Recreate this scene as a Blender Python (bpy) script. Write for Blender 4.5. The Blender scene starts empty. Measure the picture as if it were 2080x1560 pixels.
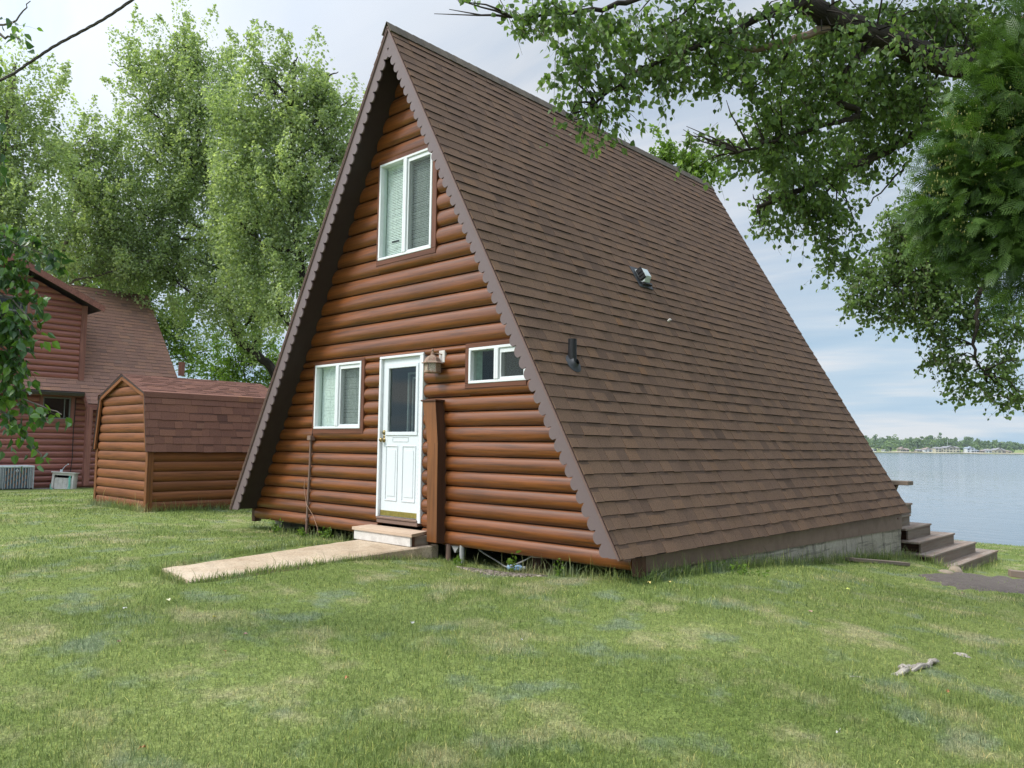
import bpy, math, random
import numpy as np
from mathutils import Vector, Matrix, Quaternion

scene = bpy.context.scene
COL = scene.collection
RNG = np.random.default_rng(7)
random.seed(11)
R = math.radians

# ------------------------------------------------------------------ camera
CF = Vector((-0.68135937, 0.72775406, 0.07825237))
CR = Vector((0.73060899, 0.68268031, 0.01257358))
CU = Vector((0.04427087, -0.06573901, 0.99685429))
CC = Vector((8.00073688, -6.46603003, 0.94250432))
FPX = 1601.4
cam_d = bpy.data.cameras.new('camera')
cam = bpy.data.objects.new('camera', cam_d)
COL.objects.link(cam)
cam_d.sensor_width = 36
cam_d.lens = 27.7166
cam_d.clip_end = 8000
cam_d.clip_start = 0.05
M = Matrix((CR, CU, -CF)).transposed().to_4x4()
M.translation = CC
cam.matrix_world = M
scene.camera = cam


def at(u, v, depth):
    """A point of the place, seen at photo pixel (u, v) of 2080x1560, that far into the scene."""
    return CC + (CF + CR * ((u - 1040) / FPX) - CU * ((v - 780) / FPX)) * depth


# ------------------------------------------------------------------ tags and builders
def tag(o, label=None, cat=None, group=None, kind=None):
    if label: o['label'] = label
    if cat: o['category'] = cat
    if group: o['group'] = group
    if kind: o['kind'] = kind
    return o


def thing(name, loc, label, cat, group=None):
    o = bpy.data.objects.new(name, None)
    COL.objects.link(o)
    o.location = loc
    o.empty_display_size = 0.2
    return tag(o, label, cat, group)


def base_of(parent):
    b = Vector((0, 0, 0))
    p = parent
    while p is not None:
        b = b + Vector(p.location)
        p = p.parent
    return b


class MB:
    """Collects world-space shapes and links them as one mesh object."""

    def __init__(s):
        s.v, s.f, s.r, s.lc, s.sm = [], [], [], [], []

    def face(s, pts, r=0.5, lcs=None, smooth=False):
        i = len(s.v)
        s.v.extend([tuple(p) for p in pts])
        s.lc.extend(lcs if lcs else [tuple(p) for p in pts])
        s.f.append(tuple(range(i, i + len(pts))))
        s.r.append(r)
        s.sm.append(smooth)

    def grid(s, rows, r=0.5, lcs=None, smooth=True):
        """rows: a list of equally long point lists."""
        i = len(s.v)
        n = len(rows[0])
        for k, row in enumerate(rows):
            s.v.extend([tuple(p) for p in row])
            s.lc.extend(lcs[k] if lcs else [tuple(p) for p in row])
        for a in range(len(rows) - 1):
            for b in range(n - 1):
                s.f.append((i + a * n + b, i + a * n + b + 1, i + (a + 1) * n + b + 1, i + (a + 1) * n + b))
                s.r.append(r)
                s.sm.append(smooth)

    def box(s, x0, x1, y0, y1, z0, z1, r=None, bev=0.0):
        s.obox(Vector(((x0 + x1) / 2, (y0 + y1) / 2, (z0 + z1) / 2)), Vector((1, 0, 0)), Vector((0, 1, 0)),
               Vector((0, 0, 1)), (x1 - x0) / 2, (y1 - y0) / 2, (z1 - z0) / 2, r, bev)

    def obox(s, c, X, Y, Z, a, b, h, r=None, bev=0.0):
        if r is None: r = random.random()
        L = max(a, b, h)
        # lc: first coordinate along the longest axis
        ax = [X, Y, Z]
        dims = [a, b, h]
        k = dims.index(L)
        off = random.random() * 9
        def lcv(p):
            d = p - c
            return (d.dot(ax[k]) + off, d.dot(ax[(k + 1) % 3]) + off, d.dot(ax[(k + 2) % 3]) + r * 7)
        e = min(bev, a * .45, b * .45, h * .45)
        if e <= 0:
            P = {}
            for i in (-1, 1):
                for j in (-1, 1):
                    for l in (-1, 1):
                        P[i, j, l] = c + X * (a * i) + Y * (b * j) + Z * (h * l)
            for q in (((-1, -1, -1), (-1, 1, -1), (1, 1, -1), (1, -1, -1)), ((-1, -1, 1), (1, -1, 1), (1, 1, 1), (-1, 1, 1)),
                      ((-1, -1, -1), (1, -1, -1), (1, -1, 1), (-1, -1, 1)), ((1, -1, -1), (1, 1, -1), (1, 1, 1), (1, -1, 1)),
                      ((1, 1, -1), (-1, 1, -1), (-1, 1, 1), (1, 1, 1)), ((-1, 1, -1), (-1, -1, -1), (-1, -1, 1), (-1, 1, 1))):
                pts = [P[t] for t in q]
                s.face(pts, r, [lcv(p) for p in pts])
            return
        # bevelled box: rings along Z
        def ring(inset, z):
            A, B = a - inset, b - inset
            out = []
            for (sx, sy) in ((-1, -1), (1, -1), (1, 1), (-1, 1)):
                p1 = c + X * (sx * A) + Y * (sy * (B - e)) + Z * z
                p2 = c + X * (sx * (A - e)) + Y * (sy * B) + Z * z
                out += [p1, p2] if (sx * sy > 0) else [p2, p1]
            # order counter-clockwise
            return out
        rr = [ring(e, -h), ring(0, -h + e), ring(0, h - e), ring(e, h)]
        for k2 in range(3):
            lo, hi = rr[k2], rr[k2 + 1]
            for t in range(8):
                pts = [lo[t], lo[(t + 1) % 8], hi[(t + 1) % 8], hi[t]]
                s.face(pts, r, [lcv(p) for p in pts])
        pts = list(reversed(rr[0]))
        s.face(pts, r, [lcv(p) for p in pts])
        s.face(rr[3], r, [lcv(p) for p in rr[3]])

    def tube(s, pts, radii, seg=8, r=0.5, cap=True):
        pts = [Vector(p) for p in pts]
        if not isinstance(radii, (list, tuple)): radii = [radii] * len(pts)
        rows, lcs = [], []
        up = Vector((0.31, 0.17, 0.93))
        dist = 0
        prevN = None
        for i, p in enumerate(pts):
            if i == 0: t = pts[1] - pts[0]
            elif i == len(pts) - 1: t = pts[-1] - pts[-2]
            else: t = pts[i + 1] - pts[i - 1]
            t.normalize()
            if prevN is None:
                n = t.cross(up)
                if n.length < .05: n = t.cross(Vector((1, 0, 0)))
            else:
                n = prevN - t * prevN.dot(t)
            n.normalize()
            prevN = n
            b = t.cross(n)
            if i: dist += (pts[i] - pts[i - 1]).length
            row, lr = [], []
            for k in range(seg + 1):
                a = 2 * math.pi * k / seg
                row.append(p + n * (math.cos(a) * radii[i]) + b * (math.sin(a) * radii[i]))
                lr.append((dist, math.cos(a) * radii[i], math.sin(a) * radii[i]))
            rows.append(row)
            lcs.append(lr)
        s.grid(rows, r, lcs)
        if cap:
            s.face(list(reversed(rows[0][:seg])), r)
            s.face(rows[-1][:seg], r)

    def lathe(s, c, prof, seg=16, r=0.5, axis=None, smooth=True):
        """prof: (radius, height) pairs round a vertical axis (or the given axis) through c."""
        Z = Vector(axis).normalized() if axis else Vector((0, 0, 1))
        X = Z.orthogonal().normalized()
        Y = Z.cross(X)
        rows = []
        for rad, h in prof:
            rows.append([Vector(c) + Z * h + X * (rad * math.cos(2 * math.pi * k / seg)) + Y * (rad * math.sin(2 * math.pi * k / seg)) for k in range(seg + 1)])
        s.grid(rows, r, None, smooth)

    def prism(s, poly, ext, r=0.5):
        """poly: 3-D polygon, extruded by vector ext, closed."""
        poly = [Vector(p) for p in poly]
        ext = Vector(ext)
        q = [p + ext for p in poly]
        n = Vector((0, 0, 0))
        for i in range(len(poly)):
            n += poly[i].cross(poly[(i + 1) % len(poly)])
        if n.dot(ext) > 0: poly, q = q, poly
        s.face(poly, r)
        s.face(list(reversed(q)), r)
        m = len(poly)
        for i in range(m):
            s.face([poly[(i + 1) % m], poly[i], q[i], q[(i + 1) % m]], r)

    def build(s, name, mat, parent=None, label=None):
        b = base_of(parent)
        me = bpy.data.meshes.new(name)
        V = np.array(s.v, dtype=np.float32) - np.array(b, dtype=np.float32)
        me.from_pydata([], [], [])
        me.from_pydata(V.tolist(), [], s.f)
        a = me.attributes.new('rnd', 'FLOAT', 'FACE')
        a.data.foreach_set('value', np.array(s.r, dtype=np.float32))
        a = me.attributes.new('lc', 'FLOAT_VECTOR', 'POINT')
        a.data.foreach_set('vector', np.array(s.lc, dtype=np.float32).ravel())
        me.polygons.foreach_set('use_smooth', np.array(s.sm, dtype=bool))
        me.materials.append(mat)
        me.update()
        o = bpy.data.objects.new(name, me)
        COL.objects.link(o)
        if parent is not None: o.parent = parent
        if label: o['label'] = label
        return o


def np_mesh(name, V, k, mat, parent=None, rnd=None, smooth=False):
    """V: (n*k, 3) points; every k points are one polygon."""
    b = np.array(base_of(parent), dtype=np.float32)
    V = np.asarray(V, dtype=np.float32).reshape(-1, 3) - b
    n = len(V) // k
    me = bpy.data.meshes.new(name)
    me.vertices.add(len(V))
    me.vertices.foreach_set('co', V.ravel())
    me.loops.add(n * k)
    me.loops.foreach_set('vertex_index', np.arange(n * k, dtype=np.int32))
    me.polygons.add(n)
    me.polygons.foreach_set('loop_start', np.arange(0, n * k, k, dtype=np.int32))
    me.polygons.foreach_set('use_smooth', np.full(n, smooth, dtype=bool))
    if rnd is not None:
        a = me.attributes.new('rnd', 'FLOAT', 'FACE')
        a.data.foreach_set('value', np.asarray(rnd, dtype=np.float32))
    me.materials.append(mat)
    me.update(calc_edges=True)
    o = bpy.data.objects.new(name, me)
    COL.objects.link(o)
    if parent is not None: o.parent = parent
    return o


# ------------------------------------------------------------------ materials
class NT:
    def __init__(s, name):
        s.m = bpy.data.materials.new(name)
        s.m.use_nodes = True
        s.t = s.m.node_tree
        s.t.nodes.clear()
        s.out = s.t.nodes.new('ShaderNodeOutputMaterial')

    def n(s, typ, **kw):
        nd = s.t.nodes.new('ShaderNode' + typ)
        for k, v in kw.items():
            if k.startswith('i_'):
                key = k[2:]
                key = int(key) if key.isdigit() else key.replace('_', ' ')
                inp = nd.inputs[key]
                if hasattr(v, 'links') or isinstance(v, bpy.types.NodeSocket): s.t.links.new(v, inp)
                else: inp.default_value = v
            else: setattr(nd, k, v)
        return nd

    def link(s, a, b): s.t.links.new(a, b)

    def attr(s, name, sock='Fac'):
        return s.n('Attribute', attribute_name=name).outputs[sock]

    def pos(s):
        return s.n('NewGeometry').outputs['Position']

    def map(s, vec, scale):
        return s.n('Mapping', i_Vector=vec, i_Scale=scale).outputs[0]

    def noise(s, vec, scale, detail=3, rough=.55, out='Fac'):
        return s.n('TexNoise', i_Vector=vec, i_Scale=scale, i_Detail=detail, i_Roughness=rough).outputs[out]

    def ramp(s, fac, stops):
        nd = s.n('ValToRGB', i_Fac=fac)
        el = nd.color_ramp.elements
        while len(el) < len(stops): el.new(.5)
        for e, (p, c) in zip(el, stops):
            e.position = p
            e.color = (*c, 1) if len(c) == 3 else c
        return nd.outputs['Color']

    def math(s, op, a, b=None, clamp=False):
        nd = s.n('Math', operation=op, use_clamp=clamp)
        for i, v in enumerate((a, b)):
            if v is None: continue
            if isinstance(v, bpy.types.NodeSocket): s.link(v, nd.inputs[i])
            else: nd.inputs[i].default_value = v
        return nd.outputs[0]

    def mix(s, fac, a, b, blend='MIX'):
        nd = s.n('Mix', data_type='RGBA', blend_type=blend)
        for key, v in ((0, fac), (6, a), (7, b)):
            if isinstance(v, bpy.types.NodeSocket): s.link(v, nd.inputs[key])
            else: nd.inputs[key].default_value = (*v, 1) if isinstance(v, tuple) and len(v) == 3 else v
        return nd.outputs[2]

    def bump(s, h, strength=.3, dist=.01):
        return s.n('Bump', i_Height=h, i_Strength=strength, i_Distance=dist).outputs[0]

    def bsdf(s, color, rough=.6, spec=.4, normal=None, metallic=0., coat=0., coat_rough=.2):
        nd = s.n('BsdfPrincipled')
        for key, v in (('Base Color', color), ('Roughness', rough), ('Specular IOR Level', spec), ('Metallic', metallic), ('Coat Weight', coat), ('Coat Roughness', coat_rough)):
            if isinstance(v, bpy.types.NodeSocket): s.link(v, nd.inputs[key])
            else: nd.inputs[key].default_value = (*v, 1) if isinstance(v, tuple) and len(v) == 3 else v
        if normal is not None: s.link(normal, nd.inputs['Normal'])
        return nd.outputs[0]

    def done(s, shader):
        s.link(shader, s.out.inputs['Surface'])
        return s.m


def mul(c, k): return tuple(min(1, x * k) for x in c)


def wood_mat(name, col, dark=.45, light=1.35, rough=.4, spec=.5, grain=1.0, weather=None, coat=0.):
    t = NT(name)
    lc = t.attr('lc', 'Vector')
    rnd = t.attr('rnd')
    v = t.map(lc, (1.2, 26, 26))
    g = t.noise(v, 1.0 * grain, 5, .65)
    big = t.noise(t.map(lc, (.5, 3, 3)), 1.4, 3)
    c = t.ramp(g, [(.28, mul(col, dark)), (.5, col), (.75, mul(col, light))])
    c = t.mix(t.math('MULTIPLY', rnd, .45), c, t.mix(.5, c, mul(col, .55)))
    c = t.mix(t.ramp(big, [(.45, (0, 0, 0)), (.75, (.6, .6, .6))]), c, mul(col, .5))
    # knots and small checks
    k = t.n('TexVoronoi', i_Vector=t.map(lc, (1.6, 6, 6)), i_Scale=1.0).outputs['Distance']
    c = t.mix(t.ramp(k, [(.015, (.6, .6, .6)), (.06, (0, 0, 0))]), c, mul(col, .28))
    ck = t.noise(t.map(lc, (1.1, 75, 75)), 1.0, 3, .6)
    c = t.mix(t.ramp(ck, [(.66, (0, 0, 0)), (.72, (.55, .55, .55))]), c, mul(col, .2))
    if weather:
        w = t.noise(t.map(lc, (.8, 9, 9)), 2.2, 4, .7)
        c = t.mix(t.ramp(w, [(.4, (0, 0, 0)), (.62, (.85, .85, .85))]), c, weather)
    rg = t.ramp(g, [(.3, (min(1, rough + .18),) * 3), (.7, (rough,) * 3)])
    return t.done(t.bsdf(c, rg, spec, t.bump(g, .35, .004), coat=coat))


def paint_mat(name, col, rough=.5, spec=.4, dirt=.25, dirtcol=(.2, .17, .13), bump=.08, scale=6, metallic=0.):
    t = NT(name)
    p = t.pos()
    a = t.noise(p, scale, 5, .65)
    b = t.noise(t.map(p, (14, 14, 3)), scale, 4, .6)
    c = t.mix(t.math('MULTIPLY', t.ramp(a, [(.45, (0, 0, 0)), (.8, (1, 1, 1))]), dirt), col, dirtcol)
    c = t.mix(.22, c, t.ramp(b, [(.3, mul(col, .7)), (.7, mul(col, 1.15))]))
    r = t.ramp(a, [(.3, (max(0, rough - .08),) * 3), (.7, (min(1, rough + .12),) * 3)])
    return t.done(t.bsdf(c, r, spec, t.bump(b, bump, .003), metallic=metallic))


def shingle_mat(name, stops, grit=.5):
    t = NT(name)
    rnd = t.attr('rnd')
    p = t.pos()
    c = t.ramp(rnd, stops)
    g = t.noise(p, 260, 2, .7)
    g2 = t.noise(p, 70, 3, .7)
    big = t.noise(p, .9, 4, .6)
    c = t.mix(grit, c, t.mix(1., c, t.ramp(g, [(.3, (.35, .34, .35)), (.5, (.95, .95, .95)), (.72, (1.75, 1.7, 1.65))]), 'MULTIPLY'))
    c = t.mix(.4, c, t.mix(1., c, t.ramp(g2, [(.3, (.55, .55, .58)), (.7, (1.4, 1.35, 1.3))]), 'MULTIPLY'))
    c = t.mix(t.ramp(big, [(.35, (.35, .35, .35)), (.65, (0, 0, 0))]), c, t.mix(1., c, (.72, .73, .76), 'MULTIPLY'))
    return t.done(t.bsdf(t.mix(1., c, (.98, .95, .89), 'MULTIPLY'), .92, .12, t.bump(g, .5, .003)))


def leaf_mat(name, dark, mid, light, trans=.4, spec=.35, rough=.45, tl=1.25):
    t = NT(name)
    rnd = t.attr('rnd')
    c = t.ramp(rnd, [(0., dark), (.45, mid), (.9, light), (1., mul(light, 1.25))])
    s1 = t.bsdf(c, rough, spec)
    tc = t.mix(1., c, (tl, tl * 1.05, tl * .5), 'MULTIPLY')
    s2 = t.n('BsdfTranslucent', i_Color=tc).outputs[0]
    return t.done(t.n('MixShader', i_Fac=trans, i_1=s1, i_2=s2).outputs[0])


def bark_mat(name, a, b):
    t = NT(name)
    lc = t.attr('lc', 'Vector')
    n = t.noise(t.map(lc, (3, 30, 30)), 1.2, 6, .7)
    m = t.noise(t.pos(), 4, 4)
    c = t.ramp(n, [(.35, a), (.65, b)])
    c = t.mix(.3, c, t.ramp(m, [(.3, mul(a, .6)), (.7, mul(b, 1.2))]))
    return t.done(t.bsdf(c, .9, .2, t.bump(n, .9, .03)))


def glass_mat(name, tint, refl=.16):
    t = NT(name)
    tr = t.n('BsdfTransparent', i_Color=(*tint, 1)).outputs[0]
    gl = t.n('BsdfGlossy', i_Color=(.9, .95, .92, 1), i_Roughness=.015).outputs[0]
    fr = t.n('Fresnel', i_IOR=1.5).outputs[0]
    f = t.math('ADD', t.math('MULTIPLY', fr, .55), refl, True)
    return t.done(t.n('MixShader', i_Fac=f, i_1=tr, i_2=gl).outputs[0])


def flat_mat(name, col, rough=.6, spec=.3, metallic=0.):
    t = NT(name)
    a = t.noise(t.pos(), 25, 3)
    c = t.ramp(a, [(.3, mul(col, .82)), (.7, mul(col, 1.12))])
    return t.done(t.bsdf(c, rough, spec, metallic=metallic))


MAT = {}
MAT['log'] = wood_mat('stained_log_siding', (.168, .052, .0112), rough=.31, spec=.45, coat=.22, dark=.3, light=1.6)
MAT['trim_wood'] = wood_mat('stained_trim_board', (.13, .043, .018), rough=.45, spec=.4)
MAT['chase'] = wood_mat('stained_chase_board', (.19, .068, .016), rough=.42, spec=.45)
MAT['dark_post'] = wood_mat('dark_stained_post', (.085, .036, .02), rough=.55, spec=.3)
MAT['shed_log'] = wood_mat('shed_log_siding', (.18, .064, .021), rough=.5, spec=.35)
MAT['shed_trim'] = wood_mat('shed_trim_board', (.19, .07, .021), rough=.5, spec=.35)
MAT['house_log'] = wood_mat('red_log_siding', (.27, .090, .066), rough=.38, spec=.5, coat=.2)
MAT['house_trim'] = wood_mat('red_trim_board', (.24, .10, .078), rough=.55, spec=.3)
MAT['fascia'] = paint_mat('mauve_brown_paint', (.138, .102, .10), rough=.5, dirt=.12, dirtcol=(.07, .05, .045))
MAT['soffit'] = paint_mat('dark_brown_paint', (.036, .023, .02), rough=.65, dirt=.2, dirtcol=(.03, .02, .018))
MAT['rim'] = paint_mat('brown_rim_paint', (.185, .118, .09), rough=.6, dirt=.35, dirtcol=(.06, .05, .042))
MAT['drip'] = paint_mat('brown_drip_metal', (.16, .10, .085), rough=.4, dirt=.1)
MAT['white'] = paint_mat('white_vinyl', (.68, .71, .72), rough=.35, spec=.45, dirt=.06, dirtcol=(.4, .38, .34))
MAT['door'] = paint_mat('white_door_paint', (.62, .66, .68), rough=.4, dirt=.12, dirtcol=(.45, .45, .43), bump=.04)
MAT['oldwhite'] = paint_mat('weathered_white_board', (.60, .57, .53), rough=.75, dirt=.6, dirtcol=(.22, .19, .16), bump=.3, scale=9)
MAT['step_top'] = wood_mat('tan_deck_board', (.52, .39, .285), dark=.82, light=1.1, rough=.75, spec=.2)
MAT['brass'] = flat_mat('dull_brass', (.42, .33, .10), rough=.38, metallic=.85)
MAT['knob'] = flat_mat('worn_brass', (.32, .25, .12), rough=.35, metallic=.9)
MAT['blind'] = flat_mat('pale_blind_slats', (.90, .94, .91), rough=.5)
MAT['jamb'] = flat_mat('window_jamb', (.55, .68, .6), rough=.6)
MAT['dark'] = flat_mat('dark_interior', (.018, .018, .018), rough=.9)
MAT['glass'] = glass_mat('tinted_glass', (.87, .95, .90), .0)
MAT['dglass'] = glass_mat('dark_glass', (.45, .5, .48), .02)
MAT['concrete'] = None
MAT['deck_old'] = wood_mat('weathered_deck_board', (.30, .25, .21), dark=.6, light=1.3, rough=.85, spec=.15, weather=(.22, .15, .11))
MAT['deck_riser'] = wood_mat('brown_deck_riser', (.21, .158, .122), dark=.65, light=1.25, rough=.85, spec=.15, weather=(.2, .17, .14))
MAT['black'] = flat_mat('black_plastic', (.018, .018, .02), rough=.45)
MAT['grey_metal'] = flat_mat('grey_sheet_metal', (.42, .45, .48), rough=.45, metallic=.3)
MAT['ltgrey'] = flat_mat('light_grey_enamel', (.55, .6, .62), rough=.5)
MAT['copper'] = flat_mat('copper_fin', (.33, .17, .10), rough=.5, metallic=.3)
MAT['fin'] = flat_mat('grey_blue_fin', (.10, .14, .17), rough=.5, metallic=.4)
MAT['pipe_grey'] = flat_mat('grey_pipe', (.30, .30, .29), rough=.6)
MAT['lead'] = flat_mat('grey_lead_flashing', (.05, .053, .06), rough=.55)
MAT['cable'] = flat_mat('black_cable', (.05, .043, .038), rough=.6)
MAT['wire'] = flat_mat('pale_wire', (.42, .26, .18), rough=.6)
MAT['hose'] = flat_mat('aqua_hose', (.16, .48, .37), rough=.45)
MAT['gutter'] = flat_mat('dark_brown_gutter', (.035, .026, .024), rough=.35, spec=.5)
MAT['blue'] = flat_mat('blue_plastic', (.25, .4, .62), rough=.4)

t = NT('verdigris_lantern_metal')
a_ = t.noise(t.pos(), 38, 4, .7)
b_ = t.noise(t.pos(), 140, 3, .7)
MAT['lantern'] = t.done(t.bsdf(t.mix(.35, t.ramp(a_, [(.35, (.20, .075, .045)), (.55, (.30, .21, .15)), (.7, (.38, .36, .29))]), t.ramp(b_, [(.3, (.1, .05, .035)), (.7, (.4, .33, .27))])), .7, .3, t.bump(b_, .3, .002)))
t = NT('mottled_lantern_glass')
a_ = t.noise(t.pos(), 90, 4, .7)
MAT['lantern_glass'] = t.done(t.bsdf(t.ramp(a_, [(.3, (.12, .085, .055)), (.5, (.33, .27, .2)), (.7, (.5, .46, .38))]), .25, .5))

t = NT('insect_screen')
wv = t.n('TexChecker', i_Vector=t.pos(), i_Scale=900).outputs['Fac']
MAT['screen'] = t.done(t.n('MixShader', i_Fac=.46, i_1=t.n('BsdfTransparent').outputs[0], i_2=t.bsdf((.075, .085, .085), .8, .1)).outputs[0])

t = NT('board_formed_concrete')
p_ = t.pos()
a_ = t.noise(p_, 1.8, 6, .7)
b_ = t.noise(t.map(p_, (6, 6, 1.2)), 1.6, 5, .7)
c_ = t.ramp(a_, [(.3, (.22, .195, .155)), (.5, (.36, .325, .265)), (.7, (.50, .46, .38))])
c_ = t.mix(t.ramp(b_, [(.52, (0, 0, 0)), (.64, (.85, .85, .85))]), c_, (.085, .07, .052))
hb_ = t.noise(t.map(p_, (.5, .5, 9)), 1.3, 4, .6)
c_ = t.mix(t.ramp(hb_, [(.55, (0, 0, 0)), (.6, (.75, .75, .75)), (.66, (0, 0, 0))]), c_, (.06, .05, .038))
f_ = t.noise(p_, 30, 4)
c_ = t.mix(.3, c_, t.ramp(f_, [(.3, (.12, .11, .09)), (.7, (.42, .39, .34))]))
MAT['concrete'] = t.done(t.bsdf(c_, .9, .2, t.bump(a_, .5, .03)))

t = NT('pebbled_walk_concrete')
p_ = t.pos()
a_ = t.noise(p_, 1.3, 5, .65)
vo = t.n('TexVoronoi', i_Vector=p_, i_Scale=75).outputs['Color']
sp = t.n('SeparateColor', i_Color=vo).outputs[0]
c_ = t.ramp(a_, [(.3, (.34, .25, .165)), (.5, (.46, .37, .27)), (.72, (.53, .45, .35))])
c_ = t.mix(.45, c_, t.mix(1., c_, t.ramp(sp, [(.1, (.6, .56, .5)), (.5, (1, 1, 1)), (.9, (1.25, 1.2, 1.12))]), 'MULTIPLY'))
st = t.noise(p_, 2.6, 4, .7)
c_ = t.mix(t.ramp(st, [(.56, (0, 0, 0)), (.7, (.5, .5, .5))]), c_, (.36, .23, .11))
MAT['walk'] = t.done(t.bsdf(c_, .9, .2, t.bump(sp, .35, .004)))

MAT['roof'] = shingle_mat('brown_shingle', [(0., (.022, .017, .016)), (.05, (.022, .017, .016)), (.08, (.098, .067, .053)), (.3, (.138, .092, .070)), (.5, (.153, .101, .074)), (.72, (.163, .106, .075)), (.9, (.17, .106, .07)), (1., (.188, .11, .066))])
MAT['ridge'] = shingle_mat('grey_brown_ridge_shingle', [(0., (.095, .085, .075)), (1., (.145, .125, .105))])
MAT['shed_roof'] = shingle_mat('red_brown_shingle', [(0., (.03, .02, .02)), (.05, (.03, .02, .02)), (.08, (.11, .062, .055)), (.25, (.165, .086, .07)), (.5, (.195, .102, .082)), (.75, (.215, .112, .084)), (.9, (.17, .098, .085)), (1., (.24, .125, .084))])
MAT['house_roof'] = shingle_mat('rosy_brown_shingle', [(0., (.05, .035, .033)), (.05, (.05, .035, .033)), (.08, (.20, .13, .122)), (.25, (.27, .165, .14)), (.5, (.32, .19, .158)), (.75, (.36, .21, .16)), (.9, (.25, .175, .165)), (1., (.40, .23, .16))])
# ------------------------------------------------------------------ terrain
CTRL = np.array([
    (8, -6.5, -.62), (4.2, -5.4, -.52), (7.2, -2, -.58), (.3, -3.2, -.312), (-.7, -1.8, -.285), (1.5, -2.0, -.33), (-.5, -1, -.272), (-.25, -2.2, -.288), (.98, -2.2, -.296), (.9, -1.3, -.298), (.4, -4.2, -.35), (1.05, -.6, -.40), (-.6, -.6, -.31), (-3.6, -.2, -.39), (-2.2, 0, -.43),
    (.85, -.1, -.43), (1.6, -.1, -.46), (2.4, -.1, -.42), (3.68, -.1, -.335), (3.75, 2.15, -.41), (3.75, 5, -.61), (3.75, 7.8, -.84),
    (-6.2, -.65, -.29), (-8.6, -.65, -.30), (-16.7, 1.9, -.44), (-16.7, -4, -.42), (-10, -8, -.42), (-3, -6, -.42), (-7, 4, -.36), (-12, 5, -.45),
    (5.2, 3.0, -.62), (5.0, 5, -.74), (7, 4, -.78), (9, 3, -.80), (5.0, 7.6, -1.08), (4.6, 9, -1.17), (4.6, 12, -1.2), (8, 8, -1.2), (3, 14, -1.2),
    (8, 13, -1.3), (14, 6, -1.1), (12, -3, -.7), (0, 12, -1.1), (-6, 12, -1.0), (6, 0, -.50), (5.4, -2.2, -.47), (0, 5, -.8), (14, -10, -.8), (0, -14, -.6), (-20, 10, -.7), (-24, -6, -.45)], dtype=float)


def _tps():
    P = CTRL[:, :2]
    n = len(P)
    d2 = ((P[:, None] - P[None]) ** 2).sum(-1)
    K = np.where(d2 > 0, .5 * d2 * np.log(d2 + 1e-12), 0) + np.eye(n) * .25
    A = np.zeros((n + 3, n + 3))
    A[:n, :n] = K
    A[:n, n] = 1
    A[:n, n + 1:] = P
    A[n, :n] = 1
    A[n + 1:, :n] = P.T
    return np.linalg.solve(A, np.concatenate([CTRL[:, 2], [0, 0, 0]]))


TW = _tps()


def smooth(a, b, x):
    q = np.clip((x - a) / (b - a), 0, 1)
    return q * q * (3 - 2 * q)


def gz(x, y):
    x = np.asarray(x, dtype=float)
    y = np.asarray(y, dtype=float)
    sh = x.shape
    X, Y = x.ravel(), y.ravel()
    d2 = (X[:, None] - CTRL[None, :, 0]) ** 2 + (Y[:, None] - CTRL[None, :, 1]) ** 2
    z = (.5 * d2 * np.log(d2 + 1e-12)) @ TW[:-3] + TW[-3] + X * TW[-2] + Y * TW[-1]
    z = np.clip(z, -1.6, -.2)
    far = smooth(16, 26, np.hypot(X + 3, Y - 2))
    z = z * (1 - far) + (-.5) * far
    ys = 15.2 + np.maximum(0, -X - 8) * .75
    t_ = smooth(0, 6, Y - ys)
    z = z * (1 - t_) + (-2.7) * t_
    z = z + .012 * np.sin(X * 2.1 + .7 * Y) * np.cos(Y * 1.7 - X * .4)
    # the walkway's bed is dug in a little
    f = np.clip(-Y / 3.1, 0, 1)
    inw = (Y > -3.14) & (Y < .25) & (X > -.42 + f * .54 - .02) & (X < .735 + f * .2 + .02)
    z = np.where(inw, np.minimum(z, -.262 - .042 * f - .045), z)
    return z.reshape(sh)


def g(x, y): return float(gz(np.array([x]), np.array([y]))[0])


def gpt(u, v):
    """Where the sight line through photo pixel (u, v) meets the lawn."""
    lo, d = 1.5, None
    prev = None
    dep = 1.5
    while dep < 60:
        p = at(u, v, dep)
        h = p.z - g(p.x, p.y)
        if h < 0:
            a, b = dep - .25, dep
            for _ in range(18):
                m = (a + b) / 2
                q = at(u, v, m)
                if q.z - g(q.x, q.y) < 0: b = m
                else: a = m
            return at(u, v, b)
        dep += .25
    return at(u, v, 30)


def axis(vals, lo, hi, gr=1.35):
    out = list(vals)
    st = vals[1] - vals[0]
    s_ = st
    x = vals[0]
    left = []
    while x > lo:
        s_ *= gr
        x -= s_
        left.append(max(x, lo))
    s_ = st
    x = vals[-1]
    while x < hi:
        s_ *= gr
        x += s_
        out.append(min(x, hi))
    return np.array(left[::-1] + out)


# lawn colours are driven by patches that belong to the turf itself
def turf_color(t, p, base_rnd=None):
    n1 = t.noise(p, .55, 4, .6)
    n2 = t.noise(p, 2.1, 4, .6)
    n3 = t.n('TexNoise', i_Vector=t.n('Mapping', i_Vector=p, i_Location=(31, 7, 0)).outputs[0], i_Scale=1.7, i_Detail=4, i_Roughness=.6).outputs['Fac']
    c = t.mix(t.ramp(n1, [(.35, (0, 0, 0)), (.65, (1, 1, 1))]), (.178, .238, .068), (.258, .312, .105))
    c = t.mix(t.ramp(n2, [(.55, (0, 0, 0)), (.67, (.85, .85, .85))]), c, (.225, .28, .18))
    c = t.mix(t.ramp(n3, [(.52, (0, 0, 0)), (.70, (.8, .8, .8))]), c, (.43, .395, .235))
    return c


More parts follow.
